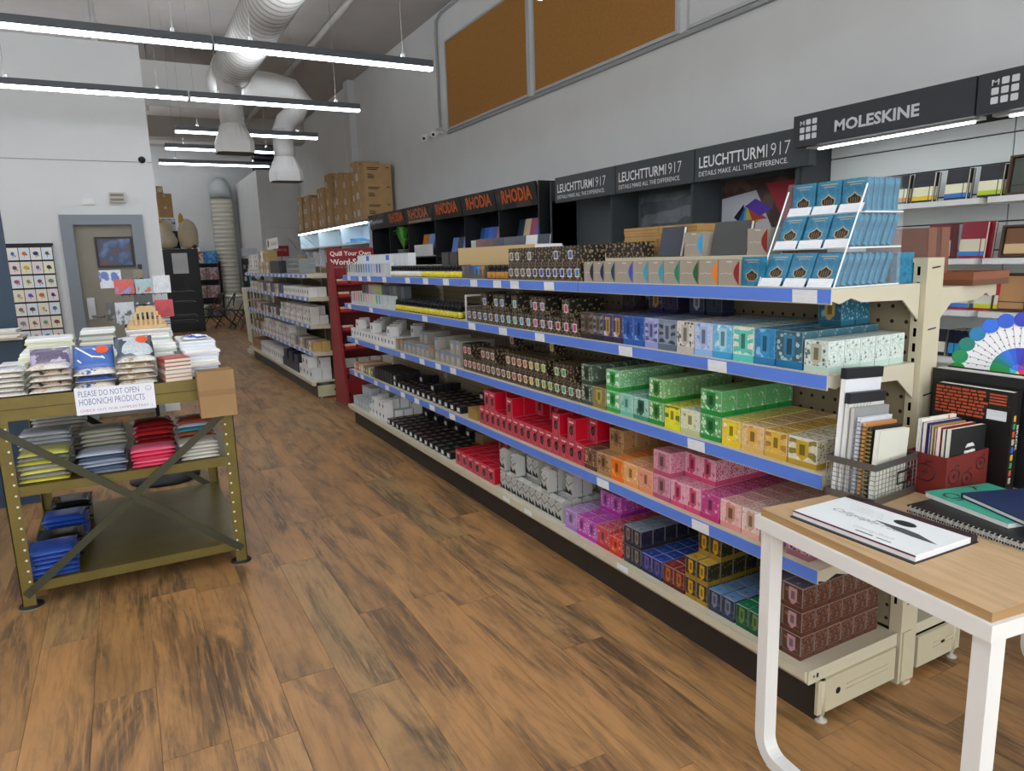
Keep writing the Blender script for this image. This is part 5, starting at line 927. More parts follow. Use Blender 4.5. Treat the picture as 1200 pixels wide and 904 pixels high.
# colour wheel
cwl = thing('colour_wheel', 'round colour wheel chart with rainbow discs standing behind the black binder', 'colour wheel', (2.575, 1.24, TZ)); cwl.rotation_euler = (0, 0, R(-55))
CC = ['6aa02a', '3a962e', '1f8a34', '128a50', '0f7a6a', '1a78a8', '2a6ad8', '2a58c8', '2a3ab0', '3a2a98', '5a2a90', '7a2a88', '9a2a80', 'b82a70', 'c82a5a', 'd82a48', 'd83a2a', 'e05a20', 'e08a1a', 'e0b01a', 'e0d020', 'b8c828', '90b828', '7cac2a']
Z0, RR = .315, .172
m = MB()
n = 48; m.prism([(RR*math.cos(2*math.pi*k/n), Z0+RR*math.sin(2*math.pi*k/n)) for k in range(n)], 0, .003, 'y'); m.build('card', M('e8e6e6', .5), cwl)
rays = MB()
for k in range(40):
    a_ = 2*math.pi*k/40; ca, sa = math.cos(a_), math.sin(a_); rays.quad([(ca*.08-sa*.0006, -.0006, Z0+sa*.08+ca*.0006), (ca*.165-sa*.0006, -.0006, Z0+sa*.165+ca*.0006), (ca*.165+sa*.0006, -.0006, Z0+sa*.165-ca*.0006), (ca*.08+sa*.0006, -.0006, Z0+sa*.08-ca*.0006)][::-1])
    for r_ in (.09, .115, .14): rays.quad([(ca*r_-sa*.004, -.0007, Z0+sa*r_+ca*.004), (ca*(r_+.004)-sa*.004, -.0007, Z0+sa*(r_+.004)+ca*.004), (ca*(r_+.004)+sa*.0, -.0007, Z0+sa*(r_+.004)), (ca*r_, -.0007, Z0+sa*r_)][::-1])
rays.build('printed_rays', M('55525a', .6), cwl)
for k, c_ in enumerate(CC):
    a_ = R(210)-2*math.pi*k/24; MB().lathe([(.024, -.0025), (.024, .0025)], n=16).build('colour_disc', M(c_, .5), cwl, (RR*math.cos(a_), -.003, Z0+RR*math.sin(a_)), (R(90), 0, 0))
    b0, b1_ = a_-math.pi/24, a_+math.pi/24; MB().quad([(0.02*math.cos(b0), -.001, Z0+.02*math.sin(b0)), (.078*math.cos(b0), -.001, Z0+.078*math.sin(b0)), (.078*math.cos(b1_), -.001, Z0+.078*math.sin(b1_)), (.02*math.cos(b1_), -.001, Z0+.02*math.sin(b1_))]).build('wheel_segment', M(c_, .45), cwl)
for k in range(5):
    b0, b1_ = R(90+72*k), R(162+72*k); MB().quad([(0, -.0012, Z0), (.024*math.cos(b0), -.0012, Z0+.024*math.sin(b0)), (.024*math.cos(b1_), -.0012, Z0+.024*math.sin(b1_))]).build('wheel_centre', M(('3a7ae0', '3ab8c8', 'f0d820', 'e02850', '8a3ab0')[k], .45), cwl)
MB().box(-.06, .06, -.02, .05, 0, .008).box(-.01, .01, .004, .01, .008, Z0).build('easel', M('c8c8c4', .4), cwl)
# pads lying on the table
pdm = thing('calligraphy_pad', 'white calligraphy pad with feather print lying on the table corner', 'pad', (1.690, 1.107, TZ), R(-1.5))
MB().box(-.128, .124, -.182, .182, 0, .003).build('backing', M('222024', .5), pdm); MB().box(-.118, .12, -.178, .18, .003, .017).build('pages', M('e4e2e2', .7), pdm); MB().box(-.118, .098, -.178, .18, .017, .0182).build('cover', M('e9edec', .45), pdm)
MB().box(.098, .122, -.18, .182, .0, .019).build('binding', M('2c2226', .45), pdm); MB().box(.094, .0982, -.178, .18, .018, .0186).build('trim_line', M('6a1a38', .5), pdm); MB().box(-.1195, -.118, -.178, .18, .0145, .0185).build('edge_line', M('5a1a34', .5), pdm)
V = lambda x, y: (x, y, .0184)
text('Calligraphy Pad', pdm, M('5a5c5c', .6), V(-.03, .13), (0, -1, 0), (1, 0, 0), .2, .03, -.012, .0003, 'script', .5)
for k in range(5): text('lorem fine paper for pen and ink', pdm, M('8a8c8c', .6), V(.055-.009*k, .13-.006*k), (0, -1, 0), (1, 0, 0), .1, .004, -.01, .0002, 'small_print')
text('Lettering Sketch', pdm, M('9a9c9c', .6), V(-.085, .02), (0, -1, 0), (1, 0, 0), .11, .02, -.015, .0003, 'script', .5)
MB().disc((.045, -.04, .0187), (1, 0, 0), (0, 1, 0), .018, .03, 20).build('badge', M('1c2022', .5), pdm)
fm = MB(); fp = [(.005, .02, .0), (.0, -.02, .006), (-.002, -.06, .014), (-.006, -.1, .014), (-.012, -.135, .007), (-.016, -.165, 0)]
for k in range(5): (x0, y0, w0), (x1, y1, w1) = fp[k], fp[k+1]; fm.quad([(x0-w0, y0, .0188), (x1-w1, y1, .0188), (x1+w1, y1, .0188), (x0+w0, y0, .0188)])
fm.build('feather_print', M('4a4c4e', .6), pdm); MB().quad([V(-.1, .0), V(-.1, -.05), V(-.092, -.05), V(-.092, .0)]).quad([V(-.1, -.06), V(-.1, -.1), V(-.094, -.1), V(-.094, -.06)]).build('imprint', M('8a8e90', .6), pdm)
sk = thing('spiral_sketchbook', 'large black spiral sketchbook lying under the green and navy books', 'sketchbook', (2.02, .95, TZ), R(-4))
MB().box(-.165, .2, -.25, .185, 0, .004).build('back_cover', M('17181a', .5), sk); MB().box(-.16, .195, -.245, .18, .004, .016).build('pages', M('d8d6ce', .7), sk); MB().box(-.165, .2, -.25, .185, .016, .02).build('front_cover', M('17181a', .45), sk)
for k in range(30): MB().tube([(-.163+.008*math.cos(q)-.006, -.22+.0135*k, .011+.011*math.sin(q)) for q in (0, .8, 1.6, 2.4, 3.1, 3.9, 4.7, 5.5, 6.2)], .0016, 5).build('wire_ring', M('c8c8c4', .3, .8), sk)
gb_ = thing('green_book', 'mint green paperback lying on the black sketchbook', 'book', (2.05, 1.015, TZ+.0205), R(-14))
MB().box(-.11, .115, -.14, .12, 0, .013).build('pages', M('dcdcd6', .7), gb_); MB().box(-.112, .117, -.142, .122, .013, .0145).build('cover', M('3fa88c', .4), gb_); text('Ch', gb_, M('15302a', .5), (-.095, .09, .0147), (0, -1, 0), (1, 0, 0), .06, .045, 0, .0002); text('T', gb_, M('15302a', .5), (.02, .09, .0147), (.9, -.4, 0), (.4, .9, 0), .03, .03, .02, .0002)
nb_ = thing('navy_notebook', 'navy blue notebook with silver lettering lying on top of the green book', 'notebook', (2.075, .915, TZ+.0355), R(-22))
MB().box(-.13, .14, -.17, .12, 0, .003).build('back_cover', M('1d2c50', .4), nb_); MB().box(-.127, .137, -.167, .115, .003, .012).build('pages', M('dfdcd0', .7), nb_); MB().box(-.13, .14, -.17, .12, .012, .015).build('front_cover', M('1f3058', .4), nb_); MB().box(-.13, .14, .115, .12, .003, .012).build('spine', M('1f3058', .4), nb_)
for k, s_ in enumerate(('Leather', 'Silver', 'Star')): text(s_, nb_, M('c8d4e0', .4), (.03-.03*k, .05-.05*k, .0151), (0, -1, 0), (1, 0, 0), .06, .02, .01, .0003)
# ================================================================ far gondola
fg = thing('gondola_shelving', 'second cream shelving run with blue price strips, beyond the red display', 'shelving', (2.3, 10.5, 0))
FY = [8.19, 9.33, 10.47, 11.6, 12.74]
def fp_(mb, name, mat): return child_world(mb.build(name, mat, fg), fg)
for i, y in enumerate(FY): fp_(MB().box(2.275, 2.365, y-.02, y+.03, 0, 1.5), 'upright', M('c4bb9f', .5))
for i in range(4):
    y0, y1 = FY[i]+.003, FY[i+1]-.003
    fp_(MB().box(2.28, 2.29, y0+.03, y1-.02, .2, 1.49), 'back_panel', PEG); fp_(MB().box(1.87, 1.88, y0, y1, 0, .145), 'kick_plate', M('4a4238', .6))
    fp_(MB().prism([(1.80, .197), (1.80, .165), (1.815, .147), (1.85, .147), (1.85, .185), (2.272, .185), (2.272, BASEZ), (1.81, BASEZ)], y0, y1, 'y'), 'base_deck', CREAM)
    for z in SH:
        o = fp_(MB().box(GX0+.006, 2.272, y0, y1, z-.03, z).box(GX0, GX0+.006, y0, y1, z-.045, z+.004), 'shelf', CREAM); MB().box(GX0-.003, GX0-.0005, y0, y1, z-.041, z).build('price_strip', M('6a86d0', .35), o)
        for q in range(4): MB().box(-.002, 0, -.05, .05, 0, .036).build('price_tag', TAG, o, (GX0-.0032, y0+.15+.27*q, z-.04))
        MB().prism([(GX0+.01, z), (GX0+.01, z-.04), (2.1, z-.05), (2.27, z-.12), (2.27, z)], y0-.001, y0+.004, 'y').build('bracket', CREAM, o)
o = fp_(MB().box(1.86, 2.26, 8.17, 8.184, .02, .15), 'base_bracket', M('b9b894', .5)); MB().disc((2.06, 8.169, .09), (1, 0, 0), (0, 0, 1), .014, .014, 12).build('hole', BLACK, o); MB().lathe([(.02, 0), (.02, .006), (.008, .01), (.008, .03)], (1.9, 8.178, 0), 10).build('levelling_foot', M('b5b0a0', .5), o)
def frow(z, zn, y0, y1, n, dims, cols, nm_, layers=1, deep=2, x=1.872, hole=None):
    w_ = (y0-y1)/n
    mem = {}
    for k in range(n):
        c_ = cols[k % len(cols)]
        if c_ not in mem: mem[c_] = plain_box(min(w_*.92, dims[0]), dims[1], dims[2], c_, '4a4848')
        for dd in range(min(deep, 2)):
            for l in range(layers if (k+dd) % 3 else 1): put('stock_carton', mem[c_], x+dims[1]/2+dd*(dims[1]+.004), y0-w_*(k+.5), z+l*(dims[2]+.0005), '%s, far run %s, %s from the left, %s, %s' % (nm_, zn[4:], ORD[k], ('front', 'rear')[dd], ('lowest', 'second layer', 'third layer', 'top layer')[l]), 'box', '%s, %s, far run' % (nm_, zn))
FZ = SH
frow(FZ[0], 'the top shelf', 12.6, 11.6, 6, (.16, .12, .07), ['e4dede', 'dcd2d2'], 'white red-banded carton', 4, 1)
frow(FZ[0], 'the top shelf', 11.55, 10.6, 8, (.11, .12, .16), ['c8b48c', 'b89a68', 'e2dccd', 'a88858'], 'tan or cream carton', 2, 1)
frow(FZ[0], 'the top shelf', 10.55, 9.9, 5, (.12, .12, .17), ['1d1d20', '28262a'], 'black carton', 1, 1)
frow(FZ[1], 'the second shelf', 12.5, 11.7, 7, (.1, .1, .13), ['cbbf9e', 'e0ddd4', 'd8d4ca'], 'beige or white carton', 1, 2)
frow(FZ[1], 'the second shelf', 11.6, 9.8, 12, (.12, .1, .12), ['b8a888', 'd8cdb8', '6a5048', '4a5a8a'], 'mixed small carton', 1, 2)
frow(FZ[1], 'the second shelf', 9.75, 8.3, 12, (.11, .1, .11), ['e4e3df', 'dcdbd6'], 'white carton', 1, 2)
frow(FZ[2], 'the middle shelf', 12.5, 11.9, 4, (.14, .1, .12), ['8a2a2c', 'b8b0a4'], 'red or grey carton', 1, 2)
frow(FZ[2], 'the middle shelf', 11.8, 10.2, 13, (.1, .1, .1), ['e0deda', 'a83a3a', '3a3638', 'd4d0c8', '5a7a6a'], 'bright mixed carton', 1, 3)
frow(FZ[2], 'the middle shelf', 10.15, 8.3, 15, (.115, .1, .1), ['e6e5e1', 'd9d8d4', 'c9c4bb'], 'white or ivory carton', 2, 3)
frow(FZ[3], 'the fourth shelf', 12.5, 11.7, 6, (.12, .1, .13), ['b08a68', '3a3a44', 'c8a890'], 'brown or dark carton', 1, 2)
frow(FZ[3], 'the fourth shelf', 11.6, 9.5, 16, (.12, .1, .11), ['e4e2de', 'd8b8c4', 'dcdad6', 'c8c4bc'], 'pale pink or white carton', 2, 3)
frow(FZ[3], 'the fourth shelf', 9.45, 8.3, 10, (.1, .1, .11), ['d8d4c8', 'c4a060', '4a6aa8', 'b89868'], 'white or tan carton', 1, 3)
frow(BASEZ, 'the bottom deck', 12.6, 11.8, 5, (.15, .12, .16), ['a8784a', '9a6c40'], 'brown carton', 1, 2, 1.84)
frow(BASEZ, 'the bottom deck', 11.75, 10.1, 11, (.14, .12, .17), ['e4e4e2', 'dadcdc', 'e8e6e6'], 'tall white carton', 1, 3, 1.84)
frow(BASEZ, 'the bottom deck', 10.05, 9.05, 9, (.1, .09, .11), ['24283a', '1f2434'], 'navy carton', 2, 4, 1.84)
frow(BASEZ, 'the bottom deck', 9.0, 8.3, 4, (.16, .11, .13), ['e6e6e4', 'dededc'], 'white lettered carton', 2, 3, 1.84)
for k in range(3): L(MB().box(-.1, .1, -.38, .38, 0, .06).box(-.101, -.1, -.36, .36, .012, .05, 1).build('clear_tray', [M('8f9494', .2), M('5f6668', .3)], None, (2.03, 9.35, SH[0]+.0005+k*.062)), 'clear plastic storage tray, %s from the bottom, top of the far run' % on[k], 'tray', 'drawer trays on the far run')
t = thing('header_card', 'white header card with dark writing above the far shelving run', 'sign', (2.1, 11.5, 1.78)); MB().box(-.003, .003, -.45, .45, 0, .16).build('card', M('e4e0d8', .6), t); text('Schleich-S', t, M('33302c', .5), (-.003, .1, .05), MY, PZ, .5, .07, .0, .001); MB().disc((-.0036, .3, .09), (0, 1, 0), PZ, .08, .06, 14).build('logo', M('8a5a48', .6), t); MB().box(-.003, .003, -.3, -.29, -.35, 0).box(-.003, .003, .29, .3, -.35, 0).build('support', M('c8c8c4', .5), t)
t = thing('flower_arrangement', 'dark dried flower arrangement above the far end of the shelving', 'flowers', (2.2, 9.95, 1.6)); MB().lathe([(.06, -.17), (.08, -.05), (.07, .06)], n=12).build('vase', M('8a7458', .6), t)
for k in range(22):
    a_, e_ = k*2.4, .15+.5*((k*7) % 10)/10; r_ = .08+.16*((k*3) % 7)/7; p_ = Vector((r_*math.cos(a_), r_*math.sin(a_)*1.3, .12+.25*((k*5) % 9)/9)); s_ = .03+.012*(k % 3)
    MB().quad([p_+Vector((s_, 0, -s_)), p_+Vector((0, s_, s_*.4)), p_+Vector((-s_, 0, s_)), p_+Vector((0, -s_, -s_*.2))]).build('leaf', M(('3a3430', '6a5a4a', 'b0a080', '4a4c50')[k % 4], .7), t)
# lattice stand at the far end
t = thing('lattice_stand', 'tapered cream lattice pedestal at the far end of the shelving', 'pedestal', (2.07, 13.35, 0))
CL = M('d4cdb4', .5)
MB().box(-.2, .2, -.2, .2, 0, .06).box(-.12, .12, -.12, .12, .06, .2).build('base', CL, t); MB().box(-.19, .19, -.19, .19, 1.12, 1.16).build('top', CL, t)
for s1 in range(4):
    for k in range(4):
        q = -.17+.34*k/3
        def P(a, z):
            s = 1-.22*(1-z/1.12)
            return ((a*s, -.18*s), (.18*s, a*s), (-a*s, .18*s), (-.18*s, -a*s))[s1]
        (xa, ya), (xb, yb) = P(q, .2), P(q, 1.12); MB().tube([(xa, ya, .2), (xb, yb, 1.12)], .018, 4).build('bar', CL, t)
    for z in (.28, .5, .72, .94):
        pts = [P(-.17, z), P(.17, z)]; MB().tube([(*pts[0], z), (*pts[1], z)], .012, 4).build('crossbar', CL, t)
t = thing('flower_pot', 'small pot with white and red flowers on the lattice pedestal', 'flowers', (2.07, 13.35, 1.16)); MB().lathe([(.05, 0), (.07, .12)], n=12).build('pot', M('7a8a48', .6), t)
for k in range(7): a_ = k*.9; MB().lathe([(.005, -.04), (.05, 0), (.04, .03), (.01, .05)], n=8).build('flower', M(('e8eef2', 'c03a3a', 'd8e4ee')[k % 3], .6), t, (.07*math.cos(a_), .07*math.sin(a_), .17+.025*k))

# ================================================================ red display at the end of the near run
rd = thing('red_display', 'dark red wooden display with slanted sides between the shelving runs', 'display', (2.4, 7.75, 0)); RD = M('8a1f22', .5); RD2 = M('7a1a1e', .5)
for x in (-.4, .38): MB().prism([(-.3, 0), (.18, 0), (.18, 1.55), (-.02, 1.55)], x, x+.03, 'x').build('side_panel', RD, rd)
MB().box(-.37, .38, .15, .17, 0, 1.55).build('back_panel', RD2, rd); sgn = MB().box(-.40, .12, .1, .13, 1.38, 1.70).build('header_sign', M('8a1c20', .5), rd)
text('Quill Your Own', sgn, M('eae4dc', .5), (-.37, .1, 1.61), (1, 0, 0), PZ, .46, .06, .02, .002); text('Word-Scroll', sgn, M('eae4dc', .5), (-.37, .1, 1.52), (1, 0, 0), PZ, .44, .065, .03, .002); text('CREATE A MESSAGE', sgn, M('b88a80', .5), (-.36, .1, 1.485), (1, 0, 0), PZ, .32, .02, 0, .002)
rz_ = [(.42, -.2), (.62, -.15), (.82, -.1), (1.02, -.06), (1.18, -.03), (1.32, 0)]
for k, (z, yf) in enumerate(rz_):
    MB().box(-.37, .38, yf, .15, z-.018, z).build('shelf', RD2, rd)
    if z > .5:
        for q in range(3): L(MB().box(-.06, .06, -.03, .03, 0, .05).box(-.061, .061, -.031, .031, 0, .028, 1).build('stamp_box', [M('e0cdb4', .6), M('c22a26', .5)], None, (2.12+.16*q, 7.75+yf+.04, z+.0005)), 'cream and red stamp box, %s from the left on %s red display shelf' % (on[q], on[k]), 'box', 'stamp boxes on the red display')
    else:
        for q in range(4): L(MB().box(-.06, .06, -.04, .04, 0, .09).build('grey_box', M('b0aca0', .6), None, (2.1+.14*q, 7.75+yf+.06, z+.0005)), 'grey carton on the lowest open red display shelf, %s from the left' % on[q], 'box', 'grey cartons on the red display')
MB().box(-.37, .38, -.21, -.19, .02, .40).build('door', RD, rd)
for z in (.1, .3): MB().box(-.365, -.34, -.22, -.21, z, z+.05).build('hinge', BLACK, rd)

# ================================================================ olive rack on the left
OL = M('6e5f2a', .45, .25, noise=.14, nscale=9); OLD = M('3d3d2a', .45, .3, noise=.1, nscale=10)
rk = thing('utility_rack', 'olive steel utility rack with cross brace on the left', 'rack', (-.07, 4.4, 0))
def rp(mb, name, mat): return child_world(mb.build(name, mat, rk), rk)
RX0, RX1, RY0, RY1 = -.57, .425, 3.80, 5.0
for x, sx in ((RX0, 1), (RX1, -1)):
    for y, sy in ((RY0, 1), (RY1, -1)):
        m = MB().box(min(x, x+sx*.055), max(x, x+sx*.055), min(y, y+sy*.004), max(y, y+sy*.004), .012, 1.0).box(min(x, x+sx*.004), max(x, x+sx*.004), min(y, y+sy*.05), max(y, y+sy*.05), .012, 1.0)
        if sy > 0:
            for k in range(17): m.disc((x+sx*.042, y-.0006, .08+.052*k), (1, 0, 0), (0, 0, 1), .0055, .0055, 8, 1)
        rp(m, 'post', [OL, M('d8d4c0', .4)])
        rp(MB().lathe([(.05, 0), (.052, .004), (.05, .012), (.02, .016)], (x+sx*.03, y+sy*.03, 0), 18, ms=[1, 0, 0]), 'foot_pad', [M('1f1d1a', .6), M('b8b4a8', .5)])
rp(MB().box(RX0+.001, RX1-.001, RY0-.004, RY0, .895, 1.0).box(RX0+.001, RX1-.001, RY0-.0045, RY0-.004, .945, .948, 1), 'front_beam', [OL, M('2e2810', .6)]); rp(MB().box(RX0, RX1, RY1, RY1+.004, .895, 1.0), 'back_beam', OL)
rp(MB().box(RX0-.004, RX0, RY0, RY1, .895, 1.0), 'side_beam', OL); rp(MB().box(RX1, RX1+.004, RY0, RY1, .895, 1.0), 'side_beam', OL)
rp(MB().box(RX0+.004, RX1-.004, RY0+.002, RY1-.002, .985, .998), 'top_board', M('3c3020', .6, noise=.15))
for z in (.585, .122): rp(MB().box(RX0+.006, RX1-.006, RY0+.006, RY1-.006, z-.008, z).box(RX0+.056, RX1-.056, RY0+.0045, RY0+.006, z-.045, z).box(RX0+.056, RX1-.056, RY1-.006, RY1-.0045, z-.045, z), 'shelf', M('6a5d2c', .35, .35, noise=.12, nscale=7))
def strap(x0, z0, x1, z1, y):
    d = Vector((x1-x0, 0, z1-z0)).normalized(); n_ = Vector((-d.z, 0, d.x))*.018; a_, b_ = Vector((x0, y, z0)), Vector((x1, y, z1)); t_ = Vector((0, -.004, 0))
    pts = [a_-n_, b_-n_, b_+n_, a_+n_]; m = MB().hexa([tuple(p) for p in pts]+[tuple(p+t_) for p in pts])
    for p in (a_+d*.03, (a_+b_)/2, b_-d*.03): m.tube([p+Vector((0, -.004, 0)), p+Vector((0, -.010, 0))], .009, 8)
    return m
rp(strap(RX0+.01, .86, RX1-.02, .085, RY0-.005), 'brace', OLD); rp(strap(RX0+.02, .07, RX1-.03, .83, RY0-.010), 'brace', OLD); rp(strap(RX0+.05, .86, RX1-.05, .1, RY1+.012), 'brace', OLD)
# hand-written sign
sn = thing('paper_sign', 'white handwritten sign taped to the front of the olive rack', 'sign', (-.083, RY0-.006, .885)); sn.rotation_euler = (0, R(0.5), 0)
MB().box(-.165, .165, -.0012, 0, 0, .125).build('sheet', M('e6e8ee', .6), sn)
PB = M('2a3a8a', .6)
text('PLEASE DO NOT OPEN', sn, PB, (-.15, -.0012, .085), (1, 0, 0), PZ, .25, .027, -.01, .0004); text('HOBONICHI PRODUCTS', sn, PB, (-.15, -.0012, .045), (1, 0, 0), PZ, .27, .03, -.01, .0004); text('CHECK OUT OUR SAMPLES/TRAY :)', sn, M('a04a48', .6), (-.15, -.0012, .01), (1, 0, 0), PZ, .3, .015, -.012, .0004)
m = MB(); m.tube([(.14+.013*math.cos(2*math.pi*k/16), -.0016, .1+.011*math.sin(2*math.pi*k/16)) for k in range(17)], .0007, 4).tube([(.133, -.0016, .098), (.14, -.0016, .094), (.147, -.0016, .098)], .0007, 4); m.build('smiley', PB, sn)
# open carton on the corner
cb = thing('open_carton', 'open brown cardboard carton hung on the right corner of the rack', 'box', (.352, 3.735, .822)); CB = M('9c7c54', .8, noise=.06, nscale=5)
MB().box(-.083, .083, -.05, -.046, 0, .228).box(-.083, .083, -.0506, -.05, .105, .135, 1).build('front_panel', [CB, M('8f6f48', .7)], cb); MB().box(-.083, .083, .046, .05, 0, .228).build('back_panel', CB, cb); MB().box(-.083, -.079, -.046, .046, 0, .228).build('side_panel', CB, cb); MB().box(.079, .083, -.046, .046, 0, .228).build('side_panel', CB, cb); MB().box(-.079, .079, -.046, .046, 0, .004).build('bottom', CB, cb)
# ---- wrapped goods
def pillow(w_, d_, h_, c1, c2=None, kind='noise', scale=30, sticker=None, thr=.45, edge='d8d2c4', key=None, bone=False):
    m = MB(); nx, ny = 8, 6; top, bot = [], []
    for j in range(ny+1):
        for i in range(nx+1):
            u, v = i/nx*2-1, j/ny*2-1; e = (1-abs(u)**5)*(1-abs(v)**5)
            top.append((u*w_/2, v*d_/2, h_*.35+h_*.65*e)); bot.append((u*w_/2, v*d_/2, h_*.3*(1-e)))
    b0 = len(m.v); m.v += top+bot; N = (nx+1)*(ny+1)
    for j in range(ny):
        for i in range(nx):
            a_ = j*(nx+1)+i; q = (a_, a_+1, a_+nx+2, a_+nx+1); m.f.append(q); m.m.append(0); m.sm.append(True); m.f.append(tuple(N+t for t in q[::-1])); m.m.append(1); m.sm.append(True)
    ring = [i for i in range(nx+1)]+[j*(nx+1)+nx for j in range(1, ny+1)]+[ny*(nx+1)+i for i in range(nx-1, -1, -1)]+[j*(nx+1) for j in range(ny-1, 0, -1)]
    for k in range(len(ring)): a_, b_ = ring[k], ring[(k+1) % len(ring)]; m.f.append((N+a_, N+b_, b_, a_)); m.m.append(1); m.sm.append(False)
    if sticker: m.disc((w_*.22, d_*.15, h_+.0015), (1, 0, 0), (0, 1, 0), w_*.16, w_*.16, 16, 2)
    if bone:
        for (x0, y0), (x1, y1) in (((-.4, .3), (-.05, -.12)), ((-.05, -.12), (.25, -.2)), ((-.1, -.05), (-.02, -.16)), ((.0, .2), (.06, .16)), ((-.38, -.25), (-.3, -.38)), ((.2, -.14), (.26, -.24))): m.tube([(x0*w_, y0*d_, h_+.001), (x1*w_, y1*d_, h_+.001)], .004, 5, 3)
    mm = PAT(c1, c2, kind, scale, thr, .18) if c2 else M(c1, .18)
    return m.mesh('pouch', [mm, M(edge, .3), M(sticker or 'd85a2a', .4), M('eef0f0', .3)])
def stack(name, xs, y, z, hs, meshes, labels, cat, group, rz=.05, dy=0):
    for k, (h_, me) in enumerate(zip(hs, meshes)):
        L(link(name, me, None, (xs+jit(.006), y+jit(.006)+dy*k, z, ), (0, 0, jit(rz))), labels(k), cat, group); z += h_+.0006
    return z
Z1 = .998
def lab_(desc, place): return lambda k: '%s, %s from the bottom, %s' % (desc, on[k], place)
# front row on the rack top
fr_ = [(-.50, .13, 'dcd8d2', 'b8b4c0', 'wrapped white and lilac cloth pouch', 'left edge stack', 6, .021), (-.335, .165, 'c8b4a4', '2c2a30', 'wrapped black and beige patterned pouch', 'second front stack', 5, .026), (-.16, .17, '3c5a98', '4a68a8', 'wrapped blue pouch', 'third front stack', 3, .03), (.02, .165, 'b09a80', 'dcd4c4', 'wrapped tan cloth pouch', 'fourth front stack', 5, .026)]
for x, w_, c1, c2, dn, pl, n, h_ in fr_:
    me = pillow(w_, .19, h_, c1, c2, 'noise', 40); me2 = pillow(w_, .19, h_, 'e2ddd2', c1, 'noise', 30)
    stack('pouch', x, 3.915, Z1, [h_]*n, [me if k % 2 else me2 for k in range(n)], lab_(dn, pl), 'pouch', 'wrapped pouches on the rack top')
L(link('pouch', pillow(.165, .15, .03, 'b4a8c4', '6a6078', 'wave', 12), None, (-.335, 4.01, Z1+.135), (R(35), 0, .05)), 'wrapped lilac striped pouch leaning on the second front stack', 'pouch', 'wrapped pouches on the rack top')
L(link('pouch', pillow(.175, .16, .035, '4468ae', None, sticker='d8582c', bone=True), None, (-.158, 4.0, Z1+.125), (R(38), 0, .0)), 'wrapped blue pouch with white bone drawing and orange sticker', 'pouch', 'wrapped pouches on the rack top')
L(link('pouch', pillow(.17, .16, .035, '46525c', 'c0c8cc', 'wave', 9, sticker='d8582c'), None, (.02, 4.0, Z1+.16), (R(36), 0, .02)), 'wrapped dark grey sketch-print pouch with orange sticker', 'pouch', 'wrapped pouches on the rack top')
for k in range(6): L(MB().box(-.06, .06, -.08, .08, 0, .018).box(-.058, .061, -.081, .078, .003, .015, 1).build('small_book', [M(('c8a878', 'b08078', 'c8c0c4', 'a86a68', 'b08070', 'a8322c')[k], .5), M('ddd2c0', .7)], None, (.185+jit(.003), 3.9, Z1+.019*k), (0, 0, R(8)+jit(.04))), '%s small book, %s from the bottom in the stack beside the carton' % (('tan', 'dusty rose', 'pale lilac', 'brick', 'salmon', 'red')[k], on[k]), 'book', 'small books beside the carton')
# flat paper goods behind
def flats(x, y, n, w_, d_, h_, cols, desc, place, z=Z1, rz=.06):
    for k in range(n):
        c_ = cols[k % len(cols)]; L(MB().box(-w_/2, w_/2, -d_/2, d_/2, 0, h_*.7).box(-w_/2+.004, w_/2-.004, -d_/2+.004, d_/2-.004, h_*.7, h_, 1).build('paper_pack', [M(c_, .3), M('f0f2f0', .25)], None, (x+jit(.008), y+jit(.01), z), (0, 0, jit(rz))), '%s, %s from the bottom, %s' % (desc, on[k], place), 'pack', 'paper packs on the rack top'); z += h_+.0005
    return z
flats(.32, 4.02, 8, .17, .2, .016, ['e6e2d0', 'dcdce0', 'c8d4e0', 'e0d4d4'], 'white pastel paper pack', 'right rear of the small books')
flats(.33, 4.28, 10, .18, .22, .015, ['d0d8e4', 'e4d8dc', 'dfe2e6'], 'pale blue paper pack', 'by the right rack edge')
L(link('pouch', pillow(.13, .1, .03, 'e6e8ee', '3a58a8', 'wave', 14), None, (.32, 4.28, Z1+.155), (0, 0, .1)), 'white pouch with blue gingham checks on the right rear stack', 'pouch', 'wrapped pouches on the rack top')
flats(.33, 4.55, 9, .18, .22, .016, ['d4dcd0', 'e2e6dc', 'c8d6cc'], 'pale green paper pack', 'by the right rear edge')
flats(.12, 4.24, 10, .19, .22, .016, ['dfe2dc', 'c8d4c8', 'e4e0d8'], 'mint and white paper pack', 'behind the grey pouch')
flats(.10, 4.52, 11, .2, .24, .016, ['e4e8e2', 'cfdccf', 'e8e0d8'], 'white and green paper pack', 'in the middle rear')
zt = flats(.11, 4.82, 12, .24, .24, .016, ['e6e4de', 'd4dcd4', 'd8c8c0'], 'long white paper pack', 'under the wooden holder')
flats(-.15, 4.30, 8, .2, .24, .017, ['e4e2d6', 'dcdcd4'], 'ivory paper pack', 'behind the blue pouch')
flats(-.15, 4.72, 13, .17, .22, .0165, ['dadcd4', 'b8b49c', 'e6e6de', '8a8878'], 'grey-green paper pack', 'in the tall rear stack')
flats(-.38, 4.32, 9, .2, .24, .017, ['e6e2c4', 'dedcae', 'e8e6d8'], 'pale yellow paper pack', 'behind the striped pouch')
flats(-.38, 4.65, 12, .22, .22, .016, ['e4e2cc', 'dcd8a8', 'e6e8e0'], 'cream paper pack', 'at the left rear')
flats(-.50, 4.12, 7, .11, .16, .017, ['e0ded4', 'd4d4cc'], 'white paper pack', 'at the left rack edge')
wh = thing('wooden_holder', 'pale wooden tapered card holder with slots on the paper stacks', 'holder', (.11, 4.80, zt)); WD = M('c8a878', .6, noise=.08, nscale=6)
m = MB()
def trap(z): return .115-(z/.135)*.068
xs = [-.115+.23*k/18 for k in range(19)]
